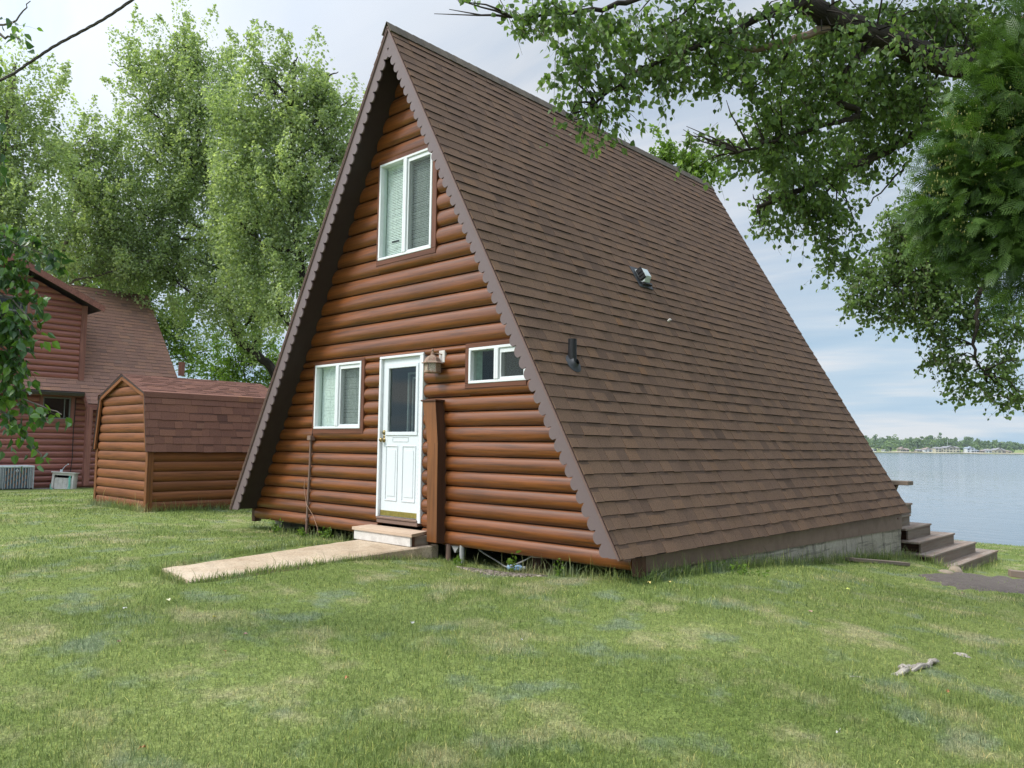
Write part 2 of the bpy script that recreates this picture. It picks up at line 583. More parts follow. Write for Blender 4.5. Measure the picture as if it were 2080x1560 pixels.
t = NT('lawn_turf')
p_ = t.pos()
c_ = turf_color(t, p_)
f1 = t.noise(p_, 55, 4, .75)
f2 = t.noise(p_, 13, 4, .7)
c_ = t.mix(.85, c_, t.mix(1., c_, t.ramp(f1, [(.3, (.28, .27, .25)), (.5, (.8, .8, .75)), (.75, (1.5, 1.45, 1.3))]), 'MULTIPLY'))
c_ = t.mix(.5, c_, t.mix(1., c_, t.ramp(f2, [(.35, (.6, .6, .58)), (.65, (1.3, 1.3, 1.2))]), 'MULTIPLY'))
MAT['lawn'] = t.done(t.bsdf(c_, .95, .1, t.bump(f1, .8, .03)))

t = NT('grass_blade')
rn = t.attr('rnd')
c_ = turf_color(t, t.pos())
c_ = t.mix(1., c_, t.ramp(rn, [(0., (.42, .5, .42)), (.5, (.95, 1, .95)), (.82, (1.45, 1.42, 1.25)), (.9, (2.0, 1.65, 1.5)), (1., (2.6, 2.0, 1.9))]), 'MULTIPLY')
s1 = t.bsdf(c_, .5, .3)
s2 = t.n('BsdfTranslucent', i_Color=c_).outputs[0]
MAT['blade'] = t.done(t.n('MixShader', i_Fac=.38, i_1=s1, i_2=s2).outputs[0])

t = NT('bare_soil')
p_ = t.pos()
a_ = t.noise(p_, 7, 5, .75)
b_ = t.noise(p_, 30, 4, .75)
c_ = t.ramp(a_, [(.3, (.11, .09, .08)), (.55, (.20, .17, .15)), (.75, (.36, .30, .245))])
c_ = t.mix(.5, c_, t.ramp(b_, [(.35, (.03, .025, .022)), (.6, (.17, .14, .125)), (.75, (.42, .36, .30))]))
MAT['soil'] = t.done(t.bsdf(c_, .95, .15, t.bump(b_, .9, .03)))
t = NT('pale_gravel')
p_ = t.pos()
vo = t.n('TexVoronoi', i_Vector=p_, i_Scale=48).outputs['Color']
sp = t.n('SeparateColor', i_Color=vo).outputs[0]
c_ = t.ramp(sp, [(.1, (.06, .05, .04)), (.5, (.17, .14, .115)), (.9, (.36, .31, .26))])
MAT['gravel'] = t.done(t.bsdf(c_, .95, .15, t.bump(sp, .8, .03)))

xs = axis(list(np.arange(-11, 12.01, .22)), -900, 900)
ys_ = axis(list(np.arange(-7, 17.01, .22)), -500, 60)
XX, YY = np.meshgrid(xs, ys_)
ZZ = gz(XX, YY)
nx, ny = len(xs), len(ys_)
V = np.stack([XX, YY, ZZ], -1).reshape(-1, 3)
I = np.arange(nx * ny).reshape(ny, nx)
Fq = np.stack([I[:-1, :-1], I[:-1, 1:], I[1:, 1:], I[1:, :-1]], -1).reshape(-1, 4)
me = bpy.data.meshes.new('lawn')
me.from_pydata(V.tolist(), [], Fq.tolist())
me.polygons.foreach_set('use_smooth', np.ones(len(Fq), bool))
me.materials.append(MAT['lawn'])
lawn = bpy.data.objects.new('lawn', me)
COL.objects.link(lawn)
tag(lawn, kind='structure')


def patch(name, cx, cy, rx, ry, rot, mat, lift=.012, seed=1, n=40):
    rg = np.random.default_rng(seed)
    ph = rg.uniform(0, 6.28, 5)
    rows = []
    for k in range(7):
        row = []
        for i in range(n + 1):
            a = 2 * math.pi * i / n
            w = 1 + .16 * math.sin(2 * a + ph[0]) + .13 * math.sin(3 * a + ph[1]) + .10 * math.sin(5 * a + ph[2]) + .07 * math.sin(9 * a + ph[3])
            q = k / 6 * w
            dx, dy = math.cos(a) * rx * q, math.sin(a) * ry * q
            x = cx + dx * math.cos(rot) - dy * math.sin(rot)
            y = cy + dx * math.sin(rot) + dy * math.cos(rot)
            row.append((x, y, g(x, y) + lift * (1 if k < 6 else -1.5)))
        rows.append(row)
    m = MB()
    m.grid(rows)
    return tag(m.build(name, mat), kind='structure')


DIRT = [gpt(*q) for q in ((1850, 1170), (1900, 1164), (1960, 1162), (2030, 1167), (2110, 1175), (2190, 1183), (2190, 1213), (2080, 1208), (2000, 1204), (1940, 1199), (1890, 1186))]


def in_poly(x, y, P):
    k = np.zeros(len(x), bool)
    n = len(P)
    for i in range(n):
        a, b = P[i], P[(i + 1) % n]
        c = ((a.y > y) != (b.y > y))
        k ^= c & (x < (b.x - a.x) * (y - a.y) / (b.y - a.y + 1e-12) + a.x)
    return k


cen = sum(DIRT, Vector((0, 0, 0))) / len(DIRT)
ring = []
for i in range(len(DIRT)):
    for q in range(5):
        p = DIRT[i].lerp(DIRT[(i + 1) % len(DIRT)], q / 5)
        ring.append(p + (p - cen) * (.06 * math.sin(i * 2.3 + q * 1.9)))
ring.append(ring[0])
m = MB()
m.grid([[Vector(((cen + (p - cen) * q).x, (cen + (p - cen) * q).y, g((cen + (p - cen) * q).x, (cen + (p - cen) * q).y) + (.018 if q < 1 else -.02))) for p in ring] for q in (0, .12, .25, .4, .55, .7, .85, 1.)])
tag(m.build('dirt_patch', MAT['soil']), kind='structure')
SOILS = [(2.0, -.22, .72, .20, -.05)]
patch('gravel_patch', *SOILS[0], MAT['gravel'], .014, 5)

# walkway: one slab running out from the door
WK = [(-.42, .02, -.262), (.735, .02, -.262), (.95, -3.16, -.305), (.125, -3.06, -.30)]
m = MB()
N = 24
rows = []
rg = np.random.default_rng(2)
top = []
for i in range(N + 1):
    f = i / N
    l = Vector(WK[0]).lerp(Vector(WK[3]), f)
    r_ = Vector(WK[1]).lerp(Vector(WK[2]), f)
    j = .012 * rg.standard_normal(2) if 0 < i < N else (0, 0)
    l.x += j[0]
    r_.x += j[1]
    row = [l - Vector((0, 0, .3)), l + Vector((.0, 0, -.014)), l + Vector((.02, 0, 0))]
    for q in (.25, .5, .75): row.append(l.lerp(r_, q) + Vector((0, 0, .004 * rg.standard_normal())))
    row += [r_ - Vector((.02, 0, 0)), r_ + Vector((0, 0, -.014)), r_ - Vector((0, 0, .3))]
    rows.append(row)
m.grid(rows, smooth=False)
m.face([rows[-1][0], rows[-1][2], rows[-1][6], rows[-1][8]])
tag(m.build('walkway', MAT['walk']), kind='structure')

# ------------------------------------------------------------------ lake
t = NT('lake_water')
p_ = t.pos()
w1 = t.noise(t.map(p_, (.09, .4, 1)), 1.0, 4, .6)
w2 = t.noise(t.map(p_, (.6, 2.0, 1)), 1.0, 3, .6)
zone = t.noise(t.map(p_, (.004, .012, 1)), 1.0, 3, .5)
farw = t.ramp(t.math('DIVIDE', t.n('SeparateXYZ', i_Vector=p_).outputs[1], 400.), [(.16, (.0, .0, .0)), (.30, (1., 1., 1.))])
h_ = t.math('ADD', t.math('MULTIPLY', w1, .7), t.math('MULTIPLY', w2, .3))
bs = t.n('Bump', i_Height=h_, i_Distance=.16)
t.link(t.mix(.5, t.ramp(zone, [(.42, (.06, .06, .06)), (.6, (.5, .5, .5))]), farw), bs.inputs['Strength'])
MAT['water'] = t.done(t.bsdf((.055, .085, .11), t.ramp(farw, [(0., (.05,) * 3), (1., (.11,) * 3)]), .5, bs.outputs[0]))
m = MB()
rowsx = [-3000, -800, -300, -120, -40, 0, 40, 120, 300, 900, 3000]
rowsy = [13, 25, 50, 100, 200, 400, 800, 1500, 3500]
m.grid([[(x, y, -1.7) for x in rowsx] for y in rowsy], smooth=False)
tag(m.build('lake', MAT['water']), kind='structure')

# ------------------------------------------------------------------ sky and sun
SUN = Vector((-.30, -.62, .74)).normalized()
world = bpy.data.worlds.new('World')
scene.world = world
world.use_nodes = True
wt = world.node_tree
wt.nodes.clear()


class WT(NT):
    def __init__(s, tree):
        s.t = tree


w = WT(wt)
sky = w.n('TexSky', sky_type='NISHITA', sun_disc=False)
sky.sun_elevation = math.asin(SUN.z)
sky.sun_rotation = math.atan2(SUN.x, SUN.y)
sky.altitude = 300
sky.air_density = 1.0
sky.dust_density = 2.0
dirv = w.n('TexCoord').outputs['Generated']
sep = w.n('SeparateXYZ', i_Vector=dirv)
den = w.math('ADD', w.math('MAXIMUM', sep.outputs[2], 0.0), .12)
cx = w.math('DIVIDE', sep.outputs[0], den)
cy = w.math('DIVIDE', sep.outputs[1], den)
pv = w.n('CombineXYZ', i_X=cx, i_Y=cy, i_Z=0.0).outputs[0]
pm = w.n('Mapping', i_Vector=pv, i_Rotation=(0, 0, R(35)), i_Scale=(.9, 2.6, 1)).outputs[0]
n1 = w.n('TexNoise', i_Vector=pm, i_Scale=.75, i_Detail=5, i_Roughness=.55, i_Distortion=.6).outputs['Fac']
n2 = w.n('TexNoise', i_Vector=pv, i_Scale=.8, i_Detail=4, i_Roughness=.5).outputs['Fac']
SKY_K = .1
cl = w.ramp(n1, [(.34, (.53, .65, .81)), (.47, (.66, .755, .88)), (.58, (.84, .885, .95)), (.70, (.95, .965, .985))])
cl = w.mix(w.ramp(n2, [(.42, (0, 0, 0)), (.66, (.6, .6, .6))]), cl, (.62, .70, .81))
# low sky is clearer blue between long thin bars of cloud
low = w.ramp(sep.outputs[2], [(.0, (1, 1, 1)), (.30, (0, 0, 0))])
pl = w.n('Mapping', i_Vector=dirv, i_Scale=(1.3, 1.3, 13)).outputs[0]
n3 = w.n('TexNoise', i_Vector=pl, i_Scale=2.0, i_Detail=4, i_Roughness=.55, i_Distortion=.3).outputs['Fac']
lowc = w.ramp(n3, [(.38, (.42, .66, .87)), (.5, (.55, .74, .91)), (.62, (.92, .95, .98))])
cl = w.mix(low, cl, lowc)
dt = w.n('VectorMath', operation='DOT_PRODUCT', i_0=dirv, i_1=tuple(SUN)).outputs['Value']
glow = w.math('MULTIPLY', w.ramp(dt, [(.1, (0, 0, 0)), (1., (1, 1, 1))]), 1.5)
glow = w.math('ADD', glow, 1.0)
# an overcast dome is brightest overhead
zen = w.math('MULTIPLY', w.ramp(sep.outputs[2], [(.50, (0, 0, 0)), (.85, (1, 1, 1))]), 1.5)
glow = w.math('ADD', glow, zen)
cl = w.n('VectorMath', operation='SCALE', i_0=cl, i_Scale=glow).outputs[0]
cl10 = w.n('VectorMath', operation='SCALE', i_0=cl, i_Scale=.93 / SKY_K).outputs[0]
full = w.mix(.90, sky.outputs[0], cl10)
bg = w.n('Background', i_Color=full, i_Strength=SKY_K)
wo = wt.nodes.new('ShaderNodeOutputWorld')
wt.links.new(bg.outputs[0], wo.inputs['Surface'])

sd = bpy.data.lights.new('sun', 'SUN')
sd.energy = 3.4
sd.angle = R(15)
sd.color = (1.0, .95, .87)
so = bpy.data.objects.new('sun', sd)
COL.objects.link(so)
so.rotation_euler = (-SUN).to_track_quat('-Z', 'Y').to_euler()
so.location = (0, -10, 30)

scene.view_settings.view_transform = 'Standard'
scene.view_settings.look = 'None'
scene.view_settings.exposure = 0
scene.view_settings.gamma = 1
scene.cycles.use_adaptive_sampling = False
scene.cycles.max_bounces = 8
scene.cycles.transparent_max_bounces = 16
scene.cycles.use_denoising = True
scene.cycles.denoising_prefilter = 'NONE'
# ------------------------------------------------------------------ log walls and shingles
def log_wall(m, O, U, Nrm, edges, ext, holes=(), bulge=.05, seed=0, du=.45):
    """Half-round log siding. O origin at z=0, U along the wall, Nrm outwards. ext(z)->(u0,u1). holes: (u0,u1,z0,z1)."""
    rg = np.random.default_rng(seed)
    U = Vector(U)
    Nrm = Vector(Nrm)
    O = Vector(O)
    for c in range(len(edges) - 1):
        za, zb = edges[c], edges[c + 1]
        rnd = rg.random()
        off = rg.random() * 20
        brk = sorted({u for h in holes if h[2] < zb - .004 and h[3] > za + .004 for u in h[:2]})
        e0, e1 = ext(za), ext(zb)
        lo, hi = min(e0[0], e1[0]), max(e0[1], e1[1])
        if hi - lo < .02: continue
        cuts = [lo] + [b for b in brk if lo + .01 < b < hi - .01] + [hi]
        for a, b in zip(cuts[:-1], cuts[1:]):
            mid = (a + b) / 2
            segs = [(za, zb)]
            for h in holes:
                if h[0] - 1e-6 < mid < h[1] + 1e-6:
                    ns = []
                    for s0, s1 in segs:
                        if h[3] <= s0 or h[2] >= s1: ns.append((s0, s1))
                        else:
                            if h[2] > s0 + .004: ns.append((s0, h[2]))
                            if h[3] < s1 - .004: ns.append((h[3], s1))
                    segs = ns
            for s0, s1 in segs:
                full = (s1 - s0) > .98 * (zb - za)
                K = 12 if full else 5
                if full:
                    zs = [za + (zb - za) * (.5 - .5 * math.cos(math.pi * k / K)) for k in range(K + 1)]
                    gp = .045 * (zb - za)
                    zs = [min(zb - gp, max(za + gp, z_)) for z_ in zs]
                else:
                    zs = [s0 + (s1 - s0) * k / K for k in range(K + 1)]
                nU = max(2, int((b - a) / du) + 1)
                wob = rg.normal(0, .0022, nU + 1)
                rows, lcs = [], []
                for z in zs:
                    t_ = (z - za) / (zb - za)
                    d = bulge * max(0, 1 - (2 * t_ - 1) ** 2) ** .5
                    x0, x1 = ext(z)
                    ua, ub = max(a, x0), min(b, x1)
                    if ub < ua: ua = ub = (ua + ub) / 2
                    row, lr = [], []
                    for k in range(nU + 1):
                        u = ua + (ub - ua) * k / nU
                        row.append(O + U * u + Nrm * (d + wob[k] * (d / bulge)) + Vector((0, 0, z)))
                        lr.append((u + off, (z - za) * 1.0 + off, d + rnd * 11))
                    rows.append(row)
                    lcs.append(lr)
                if (U.cross(Vector((0, 0, 1)))).dot(Nrm) < 0:
                    rows, lcs = rows[::-1], lcs[::-1]
                m.grid(rows, rnd, lcs, True)
                # log ends
                for ends in (0, -1):
                    e = [rw[ends] for rw in rows]
                    bk = [Vector(p) - Nrm * (.02 + (Vector(p) - O).dot(Nrm)) for p in (e[0], e[-1])]
                    m.face([bk[0]] + e + [bk[1]], rnd)


def shingles(m, O, U, Vup, L, H, course=.148, seed=0, wmin=.11, wmax=.25, thick=.009):
    """Laminated shingles on a slope: O lower corner, U along the eave, Vup up the slope; raised butt edges on every tab."""
    rg = np.random.default_rng(seed)
    O, U, Vup = Vector(O), Vector(U).normalized(), Vector(Vup).normalized()
    N = U.cross(Vup).normalized()
    m.face([O, O + U * L, O + U * L + Vup * H, O + Vup * H], 0.)
    nc = int(math.ceil(H / course))
    for c in range(nc):
        v0 = c * course
        v1 = min(H, v0 + course + .012)
        u = -rg.random() * .2
        prev = False
        while u < L:
            wd = rg.uniform(wmin, wmax)
            a, b = max(0, u), min(L, u + wd)
            u += wd
            if b - a < .004: continue
            hi_tab = (rg.random() < .5) if not prev else (rg.random() < .38)
            prev = hi_tab
            th = thick * (1.75 if hi_tab else 1.0)
            j = rg.normal(0, .0022) + (0 if hi_tab else .004)
            r = float(np.clip(rg.normal(.52, .14) + (.05 if hi_tab else -.05), .12, 1))
            p0, p1 = O + U * (a + .0013) + Vup * (v0 + j), O + U * (b - .0013) + Vup * (v0 + j + rg.normal(0, .0012))
            q0, q1 = O + U * (a + .0013) + Vup * v1, O + U * (b - .0013) + Vup * v1
            t0, t1 = p0 + N * th, p1 + N * th
            q0 = q0 + N * .0012
            q1 = q1 + N * .0012
            m.face([t0, t1, q1, q0], r)
            m.face([p0, p1, t1, t0], 0.)  # butt face near black: the course's shadow line put into the colour
            m.face([p0, t0, q0], r)
            m.face([p1, q1, t1], r)
            if hi_tab and rg.random() < .75 and v1 < H:
                # the darker band of granules printed under the next course's cut-outs
                vb = v1 - .012 - rg.uniform(.022, .04)
                f = (vb - v0) / (v1 - v0)
                e0, e1 = t0.lerp(q0, f), t1.lerp(q1, f)
                m.face([e0 + N * .0006, e1 + N * .0006, q1 + N * .0006, q0 + N * .0006], 0.13)


# ------------------------------------------------------------------ the A-frame cabin
W, ZB, H, OV, L = 3.714, -.10, 6.416, .366, 8.03
SL = math.hypot(W, H - ZB)
DX, DZ = W / SL, -(H - ZB) / SL       # right slope, downwards
NX, NZ = (H - ZB) / SL, W / SL        # right slope outward normal
cabin = thing('a_frame_cabin', (0, 0, -.3), 'tall brown A-frame log cabin with steep shingled roof and scalloped trim on the lawn', 'cabin')


def hw(z): return W * (H - z) / (H - ZB) - .13


edges = [-.255 + .178 * k for k in range(14)] + [2.150]
z = 2.150
while z < H - .25:
    z += .2175
    edges.append(min(z, H - .2))
DOOR = (-.435, .46, -.30, 2.105)
WL = (-1.975, -.835, 1.135, 2.09)
WU = (-.55, .565, 3.40, 4.755)
WR = (1.265, 2.215, 1.66, 2.10)
holes = [DOOR, WL, WU, WR]
wall = MB()
log_wall(wall, (0, .035, 0), (1, 0, 0), (0, -1, 0), edges, lambda z: (-min(hw(z), 3.575), min(hw(z), 3.575)), holes, .066, 3)
log_wall_o = wall.build('log_wall', MAT['log'], cabin)
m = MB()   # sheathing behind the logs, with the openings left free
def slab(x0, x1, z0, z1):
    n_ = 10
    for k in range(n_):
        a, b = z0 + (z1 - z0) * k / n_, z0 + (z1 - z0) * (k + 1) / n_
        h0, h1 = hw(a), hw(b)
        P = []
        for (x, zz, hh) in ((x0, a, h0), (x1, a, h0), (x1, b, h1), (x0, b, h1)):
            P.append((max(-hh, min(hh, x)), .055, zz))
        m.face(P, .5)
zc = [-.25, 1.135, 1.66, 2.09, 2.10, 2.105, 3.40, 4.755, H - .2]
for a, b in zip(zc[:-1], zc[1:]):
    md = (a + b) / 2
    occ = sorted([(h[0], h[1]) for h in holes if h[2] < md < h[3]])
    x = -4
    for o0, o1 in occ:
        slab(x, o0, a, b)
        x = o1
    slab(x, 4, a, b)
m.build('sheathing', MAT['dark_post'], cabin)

# corner posts
for sx in (-1, 1):
    m = MB()
    m.box(min(sx * 3.578, sx * 3.672), max(sx * 3.578, sx * 3.672), -.022, .09, -.30, -.06, bev=.004)
    m.build('corner_post', MAT['dark_post'], cabin)

# roof slab (dark boarded underside), shingled slopes, ridge cap
for sx in (-1, 1):
    def P(s_, off, y): return Vector((sx * (s_ * DX - off * NX + 0 * y), y, H + s_ * DZ - off * NZ))
    m = MB()
    o_, i_ = .014, .122
    e0 = SL - .02
    yf, yb = -OV + .02, L
    apz = H - i_ / NZ
    A0 = [Vector((0, yf, H - o_ / NZ)), P(e0, o_, yf), P(e0 - .0, i_, yf), Vector((0, yf, apz))]
    q = A0[2]
    A0[2] = Vector((sx * (e0 * DX - i_ * NX / 1.0), yf, H + e0 * DZ - i_ * NZ)) if False else Vector((A0[1].x - sx * i_ / NX, yf, A0[1].z))
    m.prism(A0, Vector((0, yb - yf, 0)))
    m.build('soffit', MAT['soffit'], cabin)
    m = MB()
    if sx > 0:
        shingles(m, (W, -OV - .022, ZB), (0, 1, 0), (-DX, 0, -DZ), L + OV + .05, SL, seed=21)
    else:
        shingles(m, (-W, L + .028, ZB), (0, -1, 0), (DX, 0, -DZ), L + OV + .05, SL, seed=22)
    rs = m.build('roof_slope', MAT['roof'], cabin)
    m = MB()   # drip edge: two thin metal lips along the rake
    for off, yy, th in ((.014, -OV - .016, .008), (.03, -OV - .010, .012)):
        a0, a1 = P(.02, off, yy), P(SL - .01, off, yy)
        X = (a1 - a0).normalized()
        Z = Vector((sx * NX, 0, NZ))
        m.obox((a0 + a1) / 2, X, Z.cross(X), Z, (a1 - a0).length / 2, .012, th / 2)
    m.build('drip_edge', MAT['drip'], cabin)
    # scalloped fascia board
    m = MB()
    pitch = .1425
    rad = pitch / 2
    S = []
    n_ = int(SL / pitch)
    for k in range(n_ + 1):
        for i in range(11):
            d = -rad + pitch * i / 11
            s_ = k * pitch + rad + d
            if s_ > SL - .012: break
            # circles sag a little down-slope, so every cusp hooks
            dd = (d - .010) / rad
            wdt = .118 + rad * max(0., 1 - min(1., abs(dd)) ** 2) ** .5
            S.append((s_, wdt))
    fo, fi, bo, bi = [], [], [], []
    yF, yB = -OV - .004, -OV + .018
    for s_, wdt in S:
        ox, oz = s_ * DX - .022 * NX, H + s_ * DZ - .022 * NZ
        if ox < .0: ox = .0
        wm = min(wdt, (ox - .0005) / NX if ox > 0 else 0, max(0.001, (oz - (ZB + .004)) / NZ))
        ix, iz = ox - wm * NX, oz - wm * NZ
        for y_, oo, ii in ((yF, fo, fi), (yB, bo, bi)):
            oo.append(Vector((sx * ox, y_, oz)))
            ii.append(Vector((sx * ix, y_, iz)))
    rows = [bo, fo, fi, bi]
    m.grid(rows if sx > 0 else rows[::-1], .5, None, False)
    m.grid([bi, bo] if sx > 0 else [bo, bi], .5, None, False)
    m.build('scalloped_fascia', MAT['fascia'], cabin)
m = MB()
y = -OV - .04
rg = np.random.default_rng(4)
while y < L + .03:
    y2 = min(L + .05, y + .29)
    t_ = .010 + .003 * rg.random()
    r_ = rg.random()
    for sx in (-1, 1):
        rowa = []
        for (yy, lift) in ((y, t_), (y2, .003)):
            rowa.append([Vector((0, yy, H + .018 + lift)), Vector((sx * .012, yy, H + .012 + lift)),
                         Vector((sx * (.155 * DX + (.014 + lift) * NX), yy, H + .155 * DZ + (.014 + lift) * NZ)),
                         Vector((sx * (.155 * DX + .004 * NX), yy, H + .155 * DZ + .004 * NZ))])
        m.grid(rowa if sx < 0 else rowa[::-1], r_, None, False)
        m.face(rowa[0] if sx > 0 else rowa[0][::-1], r_)
    y += .148
m.build('ridge_cap', MAT['ridge'], cabin)

# rim boards and foundation
for sx in (-1, 1):
    m = MB()
    xo = sx * 3.625
    xi = sx * 3.585
    y0, y1 = .095, L - .12
    m.prism([(xo, y0, -.275), (xo, y1, -.37), (xo, y1, -.06), (xo, y0, -.06)], (xi - xo, 0, 0))
    rb = m.build('rim_board', MAT['rim'], cabin)
    if sx > 0:
        m = MB()
        m.box(3.60, 3.632, .068, .094, -.285, -.075)
        m.build('board_end', MAT['oldwhite'], rb)
    m = MB()
    xo, xi = sx * 3.60, sx * 3.40
    rows = []
    rg = np.random.default_rng(6)
    lv = [-1.5, -.98, -.975, -.79, -.785, -.60, -.595, -.44, -.30]
    ysx = np.linspace(.35, L - .14, 26)
    for zz in lv:
        rows.append([Vector((xo + sx * (.012 * rg.standard_normal() * .5 + (.008 if int((zz + 3) * 5.3) % 2 else 0)), yy, zz + .012 * math.sin(yy * 1.7 + zz * 9))) for yy in ysx])
    m.grid(rows if sx > 0 else [r_[::-1] for r_ in rows], .5, None, False)
    m.box(min(xo, xi), max(xo, xi) - (.03 if sx > 0 else 0), .35, L - .145, -1.5, -.31)
    m.build('foundation_wall', MAT['concrete'], cabin)
m = MB()
m.box(-3.4, 3.4, L - .4, L - .2, -1.5, -.2)
m.box(-3.55, 3.55, .08, L - .25, -.24, -.16)
m.build('floor', MAT['dark_post'], cabin)
m = MB()   # rear gable wall
m.prism([(-hw(-.2), L - .35, -.2), (hw(-.2), L - .35, -.2), (0, L - .35, H - .3)], (0, .08, 0))
m.build('rear_wall', MAT['trim_wood'], cabin)
# posts standing back in the crawl space
for x in (-2.9, -.9, 1.9):
    m = MB()
    m.box(x - .07, x + .07, .5, .64, -1.0, -.22)
    m.build('support_post', MAT['dark_post'], cabin)
m = MB()
m.tube([(.94, -.0, -.24), (.945, 0, -.52)], .032, 10)
m.build('support_post', MAT['rim'], cabin)
m = MB()
m.tube([(1.155, .02, -.22), (1.155, .02, -.46), (1.155, .02, -.56)], [.03, .03, .045], 12)
m.build('drain_pipe', MAT['pipe_grey'], cabin)
m = MB()
m.tube([Vector((1.33 + .95 * f, .12 + .08 * math.sin(f * 7), -.27 - .15 * math.sin(math.pi * min(1, f * 1.15)) ** .8)) for f in [i / 16 for i in range(17)]], .009, 6)
m.build('loose_cable', MAT['pipe_grey'], cabin)
m = MB()
m.prism([(.97, .02, -.25), (1.10, .02, -.25), (1.035, .02, -.335)], (0, .05, 0))
m.build('joist_hanger', MAT['pipe_grey'], cabin)


# windows
def window(x0, x1, z0, z1, mull, blind, wide=.075, tr=None):
    """Sliding white window: frame > trim boards, panes, jamb, blind, screen."""
    fy = -.046
    fw = .033
    m = MB()
    for (a, b, c, d) in ((x0, x1, z1 - fw, z1), (x0, x1, z0, z0 + fw), (x0, x0 + fw, z0 + fw, z1 - fw), (x1 - fw, x1, z0 + fw, z1 - fw)):
        m.box(a, b, fy, .06, c, d, .5, .004)
    m.box(mull - .036, mull + .036, fy - .006, .05, z0 + fw, z1 - fw, .5, .006)
    m.box(mull - .004, mull + .0, fy - .008, .0, z0 + fw + .01, z1 - fw - .01, .5)
    # movable sash on the right
    a, b, c, d = mull + .036, x1 - fw, z0 + fw, z1 - fw
    sw = .026
    for q in ((a, b, d - sw * 2.1, d), (a, b, c, c + sw), (a, a + sw, c + sw, d - sw * 2.1), (b - sw, b, c + sw, d - sw * 2.1)):
        m.box(q[0], q[1], fy + .018, .045, q[2], q[3], .5, .003)
    wo = m.build('window', MAT['white'], cabin)
    tw = wide
    m = MB()
    ex = tr or (tw, tw, tw, tw)   # left right bottom top
    for (a, b, c, d) in ((x0 - ex[0], x1 + ex[1], z1, z1 + ex[3]), (x0 - ex[0], x1 + ex[1], z0 - ex[2], z0), (x0 - ex[0], x0, z0, z1), (x1, x1 + ex[1], z0, z1)):
        if b - a > .01 and d - c > .01: m.box(a, b, -.039, .05, c, d, None, .005)
    m.build('window_trim', MAT['trim_wood'], wo)
    m = MB()
    m.face([(x0 + fw, .012, z0 + fw), (mull - .036, .012, z0 + fw), (mull - .036, .012, z1 - fw), (x0 + fw, .012, z1 - fw)])
    m.build('pane', MAT['glass'], wo)
    m = MB()
    m.face([(a_, .022, b_) for a_, b_ in ((mull + .03, z0 + fw), (x1 - fw, z0 + fw), (x1 - fw, z1 - fw), (mull + .03, z1 - fw))])
    m.build('pane', MAT['glass'], wo)
    m = MB()
    a, b, c, d = mull + .036 + sw, x1 - fw - sw, z0 + fw + sw, z1 - fw - sw * 2.1
    m.face([(a, fy + .03, c), (b, fy + .03, c), (b, fy + .03, d), (a, fy + .03, d)])
    m.build('insect_screen', MAT['screen'], wo)
    m = MB()   # reveal round the opening and a dark room behind
    dp = .17
    for (a, b, c, d) in ((x0, x0 + .02, z0, z1), (x1 - .02, x1, z0, z1), (x0 + .02, x1 - .02, z1 - .02, z1), (x0 + .02, x1 - .02, z0, z0 + .02)):
        m.box(a, b, .062, dp, c, d)
    m.build('reveal', MAT['jamb'], wo)
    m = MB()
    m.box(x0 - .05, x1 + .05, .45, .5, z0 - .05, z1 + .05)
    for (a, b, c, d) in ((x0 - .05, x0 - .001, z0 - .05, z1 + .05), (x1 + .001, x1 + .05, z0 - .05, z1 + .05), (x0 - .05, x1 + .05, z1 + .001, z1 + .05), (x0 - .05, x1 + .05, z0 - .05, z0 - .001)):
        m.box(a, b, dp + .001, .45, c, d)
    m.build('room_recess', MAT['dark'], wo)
    if blind:
        m = MB()
        zz = z1 - .055
        rg = np.random.default_rng(int(x0 * 100) % 97 + 5)
        m.box(x0 + .03, x1 - .03, .064, .095, z1 - .05, z1 - .022)
        while zz > z0 + .05:
            tl = .0122 + .0006 * rg.standard_normal()
            sag = .002 * rg.standard_normal()
            xl, xr = x0 + .035, x1 - .035
            m.grid([[(xl, .070, zz - tl), ((xl + xr) / 2, .070, zz - tl - sag), (xr, .070, zz - tl)],
                    [(xl, .0735, zz + .0), ((xl + xr) / 2, .0735, zz + .0 - sag), (xr, .0735, zz + .0)],
                    [(xl, .081, zz + tl * .95), ((xl + xr) / 2, .081, zz + tl * .95 - sag), (xr, .081, zz + tl * .95)]], rg.random())
            zz -= .0225
        for fx in (.22, .5, .78):
            xq = x0 + (x1 - x0) * fx
            m.box(xq - .002, xq + .002, .066, .0685, z0 + .05, z1 - .05)
        m.box(x0 + .035, x1 - .035, .066, .09, z0 + .028, z0 + .042)
        m.build('blind', MAT['blind'], wo)
    return wo


window(-1.963, -.844, 1.154, 2.078, -1.40, True, .05, (.05, .07, .075, .045))
wu = window(-.536, .552, 3.417, 4.743, .01, True, .05, (.045, .085, .07, .055))
window(1.278, 2.20, 1.667, 2.09, 1.735, False, .05, (.065, .0, .055, .055))
m = MB()
m.box(-.37, -.22, .062, .0655, 3.66, 3.678)
m.build('blind_cord', MAT['black'], wu)

# door
dm = MB()
LX0, LX1, LZ0, LZ1 = -.388, .388, .012, 2.066
GX0, GX1, GZ0, GZ1 = -.262, .288, 1.105, 1.938
fy, by = -.005, .04
for (a, b, c, d) in ((LX0, LX1, GZ1, LZ1), (LX0, GX0, GZ0, GZ1), (GX1, LX1, GZ0, GZ1), (LX0, LX1, LZ0, GZ0)):
    dm.box(a, b, fy, by, c, d, .5)
